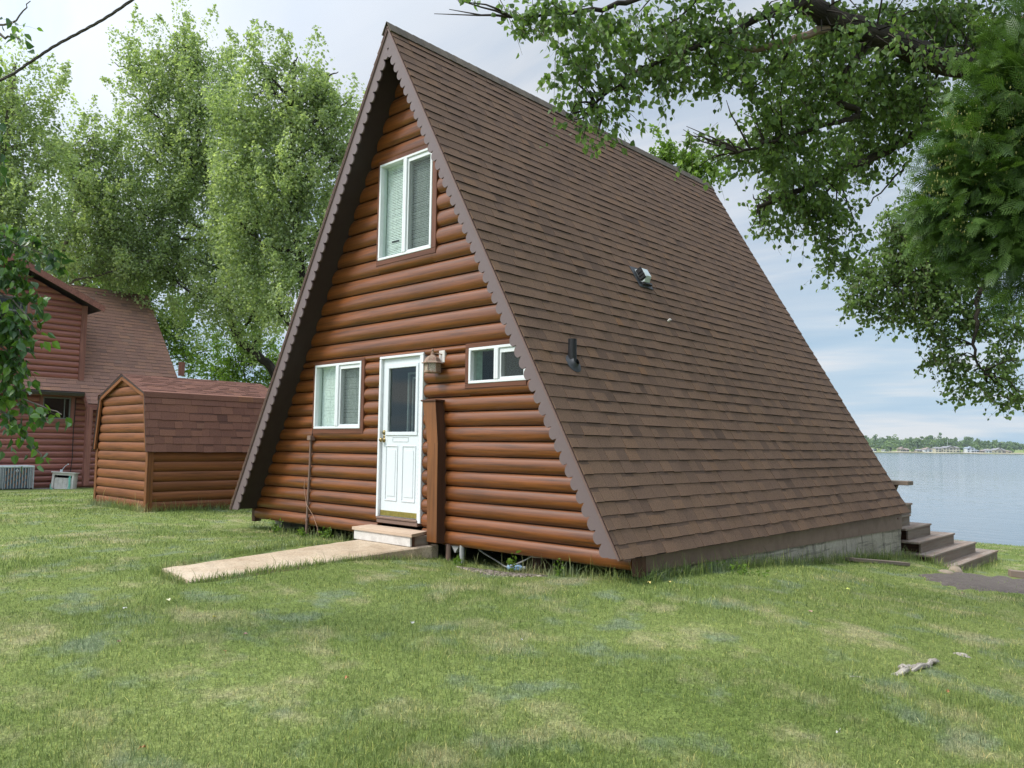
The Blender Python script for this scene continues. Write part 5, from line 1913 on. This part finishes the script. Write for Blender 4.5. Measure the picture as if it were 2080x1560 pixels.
# little upright cone clusters
cc = np.array([tuple(at(u, v, 4.1)) for u, v in ((1935, 255), (1960, 290), (1920, 330), (2060, 260), (2070, 310), (1990, 350), (1905, 390), (2050, 205), (1940, 470), (2020, 330), (1985, 250), (2075, 150))])
k = rg.integers(0, len(cc), 520)
C = cc[k] + rg.normal(size=(520, 3)) * .045
o8 = []
for s1 in (1, -1):
    for a_, b_ in (((1, 0), (0, 1)), ((0, 1), (-1, 0)), ((-1, 0), (0, -1)), ((0, -1), (1, 0))):
        o8.append([[0, 0, s1 * 1.5], [a_[0] * .6, a_[1] * .6, s1 * .4], [(a_[0] + b_[0]) * .5, (a_[1] + b_[1]) * .5, 0], [b_[0] * .6, b_[1] * .6, s1 * .4]])
o8 = np.array(o8)
np_mesh('cone', C[:, None, None] + o8[None] * rg.uniform(.0035, .006, 520)[:, None, None, None], 4, MAT['cone'], ce, np.repeat(rg.random(520), 8))
# ------------------------------------------------------------------ far shore
rg = np.random.default_rng(202)
SHORE = 1000.
KS = SHORE / 800
MAT['far_wall'] = [flat_mat('cream_house_paint', (.52, .48, .36)), flat_mat('white_house_paint', (.66, .68, .70)), flat_mat('tan_house_paint', (.42, .36, .27)), flat_mat('yellow_house_paint', (.58, .50, .27))]
MAT['far_roof'] = [flat_mat('grey_far_roof', (.24, .23, .24)), flat_mat('brown_far_roof', (.26, .20, .17)), flat_mat('blue_grey_far_roof', (.25, .29, .34))]
MAT['far_win'] = flat_mat('far_window_glass', (.04, .05, .06), rough=.2)
MAT['sand'] = flat_mat('far_shore_sand', (.42, .36, .27), rough=.9)
FS = CR.copy()
FS.z = 0
FS.normalize()
FB = Vector((-FS.y, FS.x, 0))     # away from the camera


def sh(u, back=0., z=0.):
    p = at(u, 917.5, SHORE)
    p.z = -1.7 + z * KS
    return p + FB * back * KS


def ht(px): return px * SHORE / FPX


# rising ground behind the shore, and a strip of beach
def hill(u): return ht(6 + 33 * math.exp(-((u - 1765) / 75) ** 2) + 5 * math.exp(-((u - 1620) / 160) ** 2) + 4 * math.exp(-((u - 2150) / 120) ** 2))
m = MB()
us = np.arange(1200, 2701, 25)
m.grid([[sh(u, 0, -.8) for u in us], [sh(u, 3, .9) for u in us], [sh(u, 40, 2.5) for u in us], [sh(u, 150, hill(u) * 1.0) for u in us], [sh(u, 260, hill(u) * 1.7) for u in us], [sh(u, 700, hill(u) * 1.7) for u in us]])
tag(m.build('hills', MAT['lawn']), kind='structure')
m = MB()
m.grid([[sh(u, 1.5, .55 + .2 * math.sin(u * .31)) for u in us], [sh(u, 5, 1.25 + .25 * math.sin(u * .17)) for u in us]])
tag(m.build('beach', MAT['sand']), kind='structure')


def cloud(c, w, h, n, rg, q=1.5, tip=0.):
    """Leaf-clump quads through a crown w wide and h tall standing on c."""
    k = max(3, int(w / 2.5))
    lob = []
    for i in range(k * 3):
        a, b = rg.uniform(-.5, .5), rg.uniform(.15, .92)
        lim = math.sqrt(max(.05, 1 - ((b - .45) / .58) ** 2)) * (1 - tip * b)
        lob.append((a * w * lim * 1.1, rg.uniform(-.4, .4) * w * lim, b * h, rg.uniform(.16, .28) * min(w, h)))
    lob = np.array(lob)
    j = rg.integers(0, len(lob), n)
    d = unit(rg.normal(size=(n, 3)))
    P = lob[j, :3] + d * lob[j, 3:] * (rg.random((n, 1)) ** .4)
    P = np.array(tuple(c)) + np.array(tuple(FS)) * P[:, :1] + np.array(tuple(FB)) * P[:, 1:2] + np.array([0, 0, 1.]) * P[:, 2:]
    a = unit(d + rg.normal(size=(n, 3)) * .5)
    b = unit(np.cross(a, rg.normal(size=(n, 3))))
    c2 = np.cross(a, b)
    s = q * rg.uniform(.6, 1.3, (n, 1)) * .5
    V = np.stack([P - b * s * KS, P + c2 * s * KS, P + b * s * KS, P - c2 * s * KS], 1)
    return V, np.clip(rg.normal(.5, .2, n), 0, 1)


def shore_tree(name, label, u, back, wpx, hpx, mat, n=260, group=None, tip=0., lift=0.):
    c = sh(u, back, lift)
    w, h = ht(wpx), ht(hpx)
    o = thing(name, tuple(c), label, 'tree', group)
    V, r = cloud(c + Vector((0, 0, h * .06)), w, h, n, rg, 1.35, tip)
    np_mesh('crown', V, 4, mat, o, r)
    m = MB()
    m.tube([c - Vector((0, 0, 2)), c + Vector((0, 0, h * .5))], [w * .05, w * .03], 6)
    m.build('trunk', MAT['bark'], o)


shore_tree('round_tree', 'large round bright green tree on the far shore nearest the A-frame roof edge', 1821, 12, 27, 22, MAT['shore2'], 700)
shore_tree('round_tree', 'small ball shaped yellow green tree on the far shore between low houses', 1870, 12, 13, 11, MAT['shore2'], 320)
shore_tree('round_tree', 'yellowish spreading tree left of the long cream house on the far shore', 1905, 25, 15, 16, MAT['shore2'], 320)
shore_tree('poplar_tree', 'narrow tall tree left of the far shore flagpole above the long cream house', 1928, 60, 9, 38, MAT['shore'], 360, None, .4)
shore_tree('poplar_tree', 'tall tree with pointed top right of the far shore flagpole', 1951, 60, 13, 40, MAT['shore'], 420, None, .4)
shore_tree('poplar_tree', 'tallest broad tree on the far shore, above the gap left of the white house', 1977, 60, 20, 43, MAT['shore'], 520)
shore_tree('poplar_tree', 'broad tall tree filling the row beside the tallest far shore tree', 1963, 70, 18, 37, MAT['shore'], 460)
shore_tree('poplar_tree', 'lower tall tree on the left shoulder of the far shore tree row', 1916, 60, 13, 30, MAT['shore'], 300)
shore_tree('poplar_tree', 'dark tree at the right end of the far shore tree row behind the white house', 1990, 60, 13, 31, MAT['shore'], 320)
shore_tree('spruce_tree', 'pointed blue green spruce right of the white two storey far shore house', 1996, 9, 9, 13, MAT['shore'], 300, None, .85)
shore_tree('round_tree', 'round tree behind the white far shore house, left side', 1964, 14, 14, 14, MAT['shore'], 320)
shore_tree('round_tree', 'round pale tree right of the spruce on the far shore', 2008, 22, 13, 16, MAT['shore2'], 320)
shore_tree('round_tree', 'pale tree at the right picture edge on the far shore', 2066, 14, 16, 16, MAT['shore2'], 360)
shore_tree('spruce_tree', 'little pointed tree at the water left of the round bright far shore tree', 1786, 8, 9, 16, MAT['shore2'], 260, None, .6)
GR = 'trees in the band along the far shore'
LBL = 'one of the many green trees in the wooded band behind the far shore houses'
for i in range(70):
    u = 1740 + 5.2 * i + rg.uniform(-3, 3)
    bk = rg.uniform(30, 130)
    hp = rg.uniform(18, 31)
    shore_tree('deciduous_tree', LBL, u, bk, rg.uniform(10, 17), hp, MAT['shore'] if rg.random() < .75 else MAT['shore2'], 230, GR, 0, min(hill(u), 1 + bk * .05))
VV, RR = [], []
for i in range(700):
    u = rg.uniform(1500, 2400) if i < 420 else (rg.uniform(1150, 1740) if i < 600 else rg.uniform(2110, 2700))
    bk = rg.uniform(140, 330) if i < 420 else rg.uniform(15, 330)
    z_ = hill(u) * (1.0 + .75 * min(1, (bk - 140) / 120)) if bk > 140 else hill(u) * bk / 140
    V, r = cloud(sh(u, bk, z_ - 1), ht(rg.uniform(12, 20)), ht(rg.uniform(14, 20)), 130, rg, 2.6)
    VV.append(V)
    RR.append(r)
tag(np_mesh('far_woods', np.concatenate(VV), 4, MAT['shore'], None, np.concatenate(RR)), kind='stuff')


def far_house(label, u, wpx, hpx, wall, roof, kind='gable', storeys=1, back=7., cat='house'):
    c = sh(u, back, .9)
    w, h = ht(wpx), ht(hpx)
    o = thing('lake_house', tuple(c), label, cat)
    Z = Vector((0, 0, 1))
    d = 9.
    wh = h * (.62 if storeys == 1 else .74)
    m = MB()
    m.obox(c + Z * (wh / 2 - 1) + FB * d / 2, FS, FB, Z, w / 2, d / 2, wh / 2 + 1)
    if kind == 'cross':
        m.prism([c + FS * (-w * .28) + Z * wh, c + FS * (w * .28) + Z * wh, c + Z * (h * 1.0)], FB * d)
    m.build('wall', wall, o)
    m = MB()
    e = .7
    a, b = c + FS * (-w / 2 - e) + Z * (wh + .02) - FB * e, c + FS * (w / 2 + e) + Z * (wh + .02) - FB * e
    r0, r1 = c + FS * (-w / 2 + (w * .16)) + Z * h + FB * d / 2, c + FS * (w / 2 - w * .16) + Z * h + FB * d / 2
    a2, b2 = a + FB * (d + 2 * e), b + FB * (d + 2 * e)
    m.face([a, b, r1, r0])
    m.face([b, b2, r1])
    m.face([b2, a2, r0, r1])
    m.face([a2, a, r0])
    if kind == 'cross':
        p = c - FB * e
        for s_ in (-1, 1):
            q0, q1 = p + FS * (s_ * w * .32) + Z * (wh - .3), p + Z * (h * 1.04)
            m.prism([q0, q1, q1 + Z * .5, q0 + Z * .5], FB * (d * .6))
    m.build('roof', roof, o)
    n_ = max(2, int(w / 4.2))
    for s_ in range(storeys):
        for k in range(n_):
            x = -w / 2 + w * (k + .5) / n_
            zz = .9 + s_ * wh / 2 * .95
            m = MB()
            hh_ = min(1.5, wh * .5)
            m.obox(c + FS * x + Z * (zz + hh_ / 2) - FB * .04, FS, FB, Z, .75 + .35 * ((k * 5 + s_) % 3), .05, hh_ / 2)
            m.build('window', MAT['far_win'], o)


FW, FR = MAT['far_wall'], MAT['far_roof']
far_house('small pale cottage at the left end of the far shore by the little pointed tree', 1781, 12, 7, FW[1], FR[0])
far_house('low white boathouse between the roof edge and the round tree on the far shore', 1808, 11, 5, FW[1], FR[0])
far_house('cream gabled house just right of the large round far shore tree', 1840, 9, 9.5, FW[0], FR[1], 'cross')
far_house('tan house with brown roof right of the cream gabled one on the far shore', 1849, 10, 8, FW[2], FR[1])
far_house('low tan house below the small ball shaped tree on the far shore', 1875, 11, 6.5, FW[2], FR[0])
far_house('white house with brown roof midway between ball tree and the long cream house', 1893, 17, 9, FW[1], FR[1], 'cross')
far_house('cream left wing of the long far shore house', 1914, 13, 11, FW[0], FR[0], 'gable', 2)
far_house('long cream house with grey hipped roof, largest building on the far shore', 1940, 34, 13, FW[0], FR[0], 'cross', 2)
far_house('white two storey gabled house on the far shore', 1980, 17, 12, FW[1], FR[2], 'cross', 2)
far_house('low blue grey roofed wing beside the white far shore house', 1992, 10, 7, FW[1], FR[2])
far_house('small tan house right of the spruce on the far shore', 2004, 9, 6, FW[2], FR[1])
far_house('grey roofed house left of the wide grey roof on the far shore', 2017, 13, 8.5, FW[1], FR[0])
far_house('wide house with large grey roof near the right end of the far shore', 2039, 24, 10, FW[0], FR[0], 'cross')
far_house('low yellow house nearest the right end of the far shore', 2055, 19, 6, FW[3], FR[1])
fp = sh(1934, 8, 0)
m = MB()
m.tube([fp, fp + Vector((0, 0, ht(31)))], [.16, .10], 6)
tag(m.build('flagpole', MAT['white']), 'thin white pole rising above the long cream house on the far shore', 'flagpole')

# ------------------------------------------------------------------ lawn grass blades
rg = np.random.default_rng(303)
hd = math.atan2(CF.y, CF.x)


def blades(n, r0, r1, ha, hb, wid, seed, keep, lean=.55, half=.80):
    rg = np.random.default_rng(seed)
    th = hd + rg.uniform(-half, half, n)
    r = r0 * (r1 / r0) ** rg.random(n)
    x, y = CC.x + r * np.cos(th), CC.y + r * np.sin(th)
    k = keep(x, y, rg)
    x, y, r = x[k], y[k], r[k]
    return x, y, r


def outside(x, y, rg):
    k = np.ones(len(x), bool)
    k &= ~((np.abs(x) < 3.62) & (y > .22) & (y < 8.2))
    k &= ~((x > 3.3) & (x < 3.62) & (y > -.02) & (y < 8.2))
    # walkway
    f = np.clip(-y / 3.1, 0, 1)
    l, r_ = -.42 + f * .54, .735 + f * .2
    k &= ~((y > -3.10) & (y < .3) & (x > l + .01) & (x < r_ - .01))
    for q_, (cx, cy, rx, ry, rot) in enumerate(SOILS):
        dx, dy = x - cx, y - cy
        a, b = dx * math.cos(rot) + dy * math.sin(rot), -dx * math.sin(rot) + dy * math.cos(rot)
        e = (a / rx) ** 2 + (b / ry) ** 2
        k &= (e > rg.uniform(-.5, 1.2, len(x)))
    k &= ~in_poly(x + rg.normal(0, .13, len(x)), y + rg.normal(0, .10, len(x)), DIRT) | (rg.random(len(x)) < .05)
    k &= ~((x > SX0 + .02) & (x < SX1 - .02) & (y > SY0 + .02) & (y < SY1))
    k &= ~((x < -16.6) & (x > -24))
    k &= ~((x < 4.2) & (y > 8.15) & (y < 11.6) & (x > -3.5))
    k &= y < 17.5 + np.maximum(0, -x - 8) * .75
    return k


def build_grass(name, x, y, h, w, rg, lean, rndmu=.42):
    n = len(x)
    z = gz(x, y)
    B = np.stack([x, y, z - .008], -1)
    a = rg.uniform(0, 6.283, n)
    d = np.stack([np.cos(a), np.sin(a), np.zeros(n)], -1)
    s = np.stack([-np.sin(a), np.cos(a), np.zeros(n)], -1)
    # turn most blades' broad side about at random
    tw = rg.uniform(0, 6.283, n)
    s = np.stack([np.cos(tw), np.sin(tw), np.zeros(n)], -1)
    ln = (np.abs(rg.normal(0, lean, n)))[:, None]
    h = h[:, None]
    w = w[:, None]
    up = np.array([0, 0, 1.])
    m1 = B + up * h * .55 + d * h * ln * .30
    t1 = B + up * h * (1 - .18 * np.minimum(ln, 1)) + d * h * ln * .85
    V = np.stack([B - s * w * .5, B + s * w * .5, m1 + s * w * .42, m1 - s * w * .42,
                  m1 - s * w * .42, m1 + s * w * .42, t1 + s * w * .10, t1 - s * w * .10], 1)
    rnd = np.clip(rg.normal(rndmu, .22, n), 0, 1)
    rnd = np.where(rg.random(n) < .05, rg.uniform(.85, 1, n), np.minimum(rnd, .86))
    o = np_mesh(name, V, 4, MAT['blade'], None, np.repeat(rnd, 2))
    return tag(o, kind='stuff')


x, y, r = blades(430000, 2.9, 24, 0, 0, 0, 5, outside)
hgt = rg.uniform(.020, .048, len(x)) * (1 + .35 * np.sin(x * 1.9 + 1.3 * np.sin(y * 1.3)) * np.cos(y * 2.3))
build_grass('grass', x, y, hgt, np.maximum(.0038, r * .00062) * rg.uniform(.7, 1.2, len(x)), rg, .6)
# unmown fringe along walls, step and stairs
fx, fy_ = [], []
def along(x0, y0, x1, y1, n, sp=.05):
    f = rg.random(n)
    fx.append(x0 + (x1 - x0) * f + rg.normal(0, sp, n))
    fy_.append(y0 + (y1 - y0) * f + rg.normal(0, sp, n))
along(2.1, -.05, 3.6, -.05, 330, .06)
along(3.72, -.05, 3.72, 3.0, 1500, .05)
along(3.72, 3.0, 3.72, 8.0, 1500, .06)
along(-3.6, -.03, -1.0, -.05, 260, .06)
along(.80, -.3, 1.0, -3.15, 900, .02)
along(-.47, -.35, .07, -3.05, 700, .02)
along(.1, -3.13, .97, -3.24, 300, .02)
along(4.33, 8.2, 4.36, 11.5, 300, .05)
along(3.7, 8.0, 4.3, 8.0, 200, .05)
along(SX0, SY0 - .06, SX1 + .06, SY0 - .06, 1300, .04)
along(SX1 + .06, SY0, SX1 + .06, SY1, 900, .04)
along(1.2, -.05, 2.3, -.1, 70, .12)
fx, fy_ = np.concatenate(fx), np.concatenate(fy_)
build_grass('tall_grass', fx, fy_, rg.gamma(4., .022, len(fx)) * np.where((np.abs(fx) < 1.1) & (fy_ < -.3), .45, 1.) + .025, np.full(len(fx), .0055), rg, .5, .42)

# leafy weeds under the wall
wl = ['leafy weed growing in the dark gap under the log wall, left of the conduit', 'low weed beside the foot of the conduit left of the door', 'small weed between the conduit and the wooden step', 'small green weed by the grey drain pipe right of the step',
      'tall thin weed in front of the gap under the right log wall', 'broad leafed weed near the right corner post under the scalloped trim', 'low clover patch along the foundation beside the rim board']
for i, (wx, wy, hh_, ns) in enumerate(((-2.75, -.10, .20, 12), (-1.95, -.16, .12, 14), (-1.45, -.12, .17, 9), (1.25, -.12, .08, 10), (2.05, -.08, .24, 4), (2.75, -.12, .17, 5), (3.85, 1.5, .09, 26))):
    c = Vector((wx, wy, g(wx, wy)))
    o = thing('weed', tuple(c), wl[i], 'weed', 'weeds along the foot of the cabin')
    m = MB()
    LP, LD = [], []
    for k in range(ns):
        a = rg.uniform(0, 6.28)
        sp = .05 if i != 6 else .2
        b = c + Vector((rg.normal() * sp, rg.normal() * sp * .6, -.01))
        b.z = g(b.x, b.y) - .01
        hk = hh_ * rg.uniform(.6, 1.1)
        tp = b + Vector((math.cos(a) * hk * .3, math.sin(a) * hk * .3, hk))
        m.tube([b, b.lerp(tp, .5) + Vector((0, 0, hk * .06)), tp], [.0025, .002, .001], 4, cap=False)
        for q in range(5):
            LP.append(tuple(b.lerp(tp, .35 + .16 * q)))
            LD.append((rg.normal(), rg.normal(), .3))
    m.build('stem', MAT['birch'], o)
    leaf_mesh('foliage', np.array(LP), .05 if i != 4 else .07, rg, MAT['bright'], o, -.1, True, .5, dirs=np.array(LD))

# fallen leaves, stones, roots and scraps on the lawn
lm = {}
for nm, c_ in (('yellow', (.55, .45, .15)), ('pale', (.62, .58, .38)), ('white', (.42, .41, .37)), ('orange', (.36, .17, .07)), ('pink', (.40, .24, .19)), ('olive', (.36, .33, .05)), ('lime', (.50, .56, .12))):
    lm[nm] = flat_mat(nm + '_fallen_leaf', c_, rough=.6)
items = [(340, 1227, 'pale', .075, 'pale yellow leaf lying on the lawn below the walkway end, left part of the picture'), (435, 1262, 'olive', .06, 'olive yellow leaf lying on the lawn right of the pale yellow one'), (255, 1243, 'white', .06, 'white scrap of leaf lying on the lawn left of the pale yellow leaf'),
         (497, 1298, 'pink', .055, 'pinkish leaf lying on the lawn below the olive leaf'), (457, 1333, 'orange', .045, 'small orange leaf on the lawn below the pinkish leaf'), (705, 1387, 'orange', .05, 'brown orange leaf on the lawn below the wooden step'), (286, 1533, 'orange', .055, 'rust coloured leaf at the bottom left of the lawn'),
         (838, 1274, 'white', .06, 'whitish leaf on the lawn below the boxed pipe chase'), (1318, 1189, 'yellow', .08, 'yellow leaf on the lawn by the right corner post of the A-frame'), (1361, 1189, 'yellow', .055, 'small yellow leaf on the lawn right of the one by the corner post'), (1645, 1250, 'pink', .06, 'brownish leaf on the lawn in front of the long shingled roof'),
         (1724, 1203, 'lime', .085, 'lime yellow leaf on the lawn left of the dark dirt patch'), (1719, 1132, 'yellow', .09, 'yellow leaf in the grass in front of the concrete foundation'), (1956, 1211, 'pink', .08, 'curled brown leaf on the grass in front of the dirt patch'), (1704, 1501, 'white', .05, 'white leaf on the lawn near the bottom right'), (1925, 1416, 'orange', .05, 'round orange leaf on the lawn below the exposed root'),
         (240, 1313, 'pink', .05, 'dull brown leaf on the lawn far left below the white scrap'), (1060, 1310, 'white', .035, 'tiny white petal on the lawn in the middle of the picture')]
for u, v, c_, s_, lab in items:
    p = gpt(u, v)
    n_ = 9
    a0 = rg.uniform(0, 6.28)
    s_ *= .6
    m = MB()
    ctr = p + Vector((0, 0, .034))
    pts = []
    for k in range(n_):
        a = 2 * math.pi * k / n_
        rr = s_ * .5 * (.75 + .35 * math.cos(a)) * (1 if k else 1.25)
        pts.append(ctr + Vector((math.cos(a + a0) * rr, math.sin(a + a0) * rr, .006 * rg.standard_normal() + .2 * rr * abs(math.sin(a)))))
    for k in range(n_):
        m.face([ctr, pts[k], pts[(k + 1) % n_]], .5)
    q0 = pts[n_ // 2]
    m.tube([q0, q0 + (q0 - ctr) * .8], .0015, 4)
    tag(m.build('fallen_leaf', lm[c_]), lab, 'leaf', 'fallen leaves on the lawn')


def lump(name, c, a, b, h, rot, mat, lab, cat, seed, group=None):
    rg = np.random.default_rng(seed)
    ph = rg.uniform(0, 6.28, 6)
    m = MB()
    rows = []
    for i in range(9):
        f = i / 8
        th = math.pi / 2 * f
        row = []
        for k in range(17):
            al = 2 * math.pi * k / 16
            w = 1 + .12 * math.sin(2 * al + ph[0]) + .10 * math.sin(3 * al + ph[1] + f * 2) + .06 * math.sin(5 * al + ph[2])
            x_, y_ = math.cos(al) * a * w * math.cos(th), math.sin(al) * b * w * math.cos(th)
            row.append(c + Vector((x_ * math.cos(rot) - y_ * math.sin(rot), x_ * math.sin(rot) + y_ * math.cos(rot), h * math.sin(th) * (1 + .12 * math.sin(3 * al + ph[3])) - .02)))
        rows.append(row)
    m.grid(rows)
    return tag(m.build(name, mat), lab, cat, group)


MAT['root'] = bark_mat('bleached_root', (.12, .09, .07), (.62, .57, .50))
MAT['stone'] = paint_mat('tan_stone', (.30, .24, .18), rough=.9, dirt=.7)
rr_ = math.atan2(FS.y, FS.x)
r1, r2 = gpt(1815, 1372), gpt(1908, 1346)
m = MB()
pts = [r1.lerp(r2, i / 7) + Vector((0, 0, .012 + .016 * math.sin(i * 1.3))) for i in range(8)]
pts[0].z -= .035
pts[-1].z -= .03
rgx = np.random.default_rng(4)
limb(m, [p + Vector((rgx.normal(0, .02), rgx.normal(0, .02), 0)) for p in pts], .022, .016, 9, .006, rgx, 4)
m.tube([pts[2] + Vector((.02, .03, -.02)), pts[3] + Vector((.02, .04, .02)), pts[4] + Vector((.02, .05, .01)), pts[5] + Vector((.02, .05, -.03))], [.01, .022, .02, .01], 8)
tag(m.build('exposed_root', MAT['root']), 'long bleached tree root breaking through the lawn at lower right', 'root')
lump('exposed_root', gpt(1953, 1331), .035, .075, .035, rr_ + .9, MAT['root'], 'short bleached root stub in the lawn right of the long exposed root', 'root', 3)
lump('exposed_root', gpt(1735, 1374), .10, .010, .022, rr_ - .05, MAT['root'], 'thin root just showing in the grass left of the long exposed root', 'root', 5)
lump('stone', gpt(1917, 1163), .14, .07, .06, rr_, MAT['stone'], 'flat tan stone at the left of the pair edging the dirt patch', 'stone', 6)
lump('stone', gpt(1941, 1161), .12, .08, .10, rr_, MAT['stone'], 'rounder tan stone at the right of the pair edging the dirt patch', 'stone', 7)
p0, p1 = gpt(1725, 1141), gpt(1838, 1150)
m = MB()
X = (p1 - p0).normalized()
Y = Vector((0, 0, 1)).cross(X).normalized()
m.obox((p0 + p1) / 2 + Vector((0, 0, .035)), X, Y, X.cross(Y), (p1 - p0).length / 2, .09, .025, None, .006)
tag(m.build('timber', MAT['deck_riser']), 'brown weathered timber half sunk in the grass in front of the foundation', 'timber')
p0, p1 = gpt(2050, 1170), gpt(2120, 1178)
m = MB()
X = (p1 - p0).normalized()
Y = Vector((0, 0, 1)).cross(X).normalized()
m.obox((p0 + p1) / 2 + Vector((0, 0, .05)), X, Y, X.cross(Y), (p1 - p0).length / 2, .08, .06, None, .008)
tag(m.build('timber', MAT['deck_old']), 'grey weathered timber edging the dirt patch at the right picture edge', 'timber')
p = Vector((1.95, .06, g(1.95, .06)))
bo = thing('plastic_bottle', tuple(p), 'crumpled pale blue plastic bottle lying in the gap under the log wall', 'bottle')
m = MB()
m.lathe(p + Vector((-.09, 0, .045)), [(0, 0), (.03, .004), (.034, .02), (.028, .05), (.035, .08), (.03, .12), (.034, .15), (.014, .185), (.013, .20)], 12, axis=(1, .3, .05))
m.build('body', MAT['blue'], bo)
m = MB()
m.lathe(p + Vector((-.09, 0, .045)), [(.016, .198), (.017, .222), (0, .223)], 10, axis=(1, .3, .05))
m.build('cap', MAT['white'], bo)

# ------------------------------------------------------------------ the hazy air over the lake
t = NT('hazy_air')
vol = t.n('VolumePrincipled', i_Color=(.80, .90, 1., 1), i_Density=.00012, i_Anisotropy=.3)
t.link(vol.outputs[0], t.out.inputs['Volume'])
m = MB()
m.box(-700, 1500, -40, 1900, -4.0, 75)
hz = m.build('haze', t.m)
tag(hz, kind='stuff')
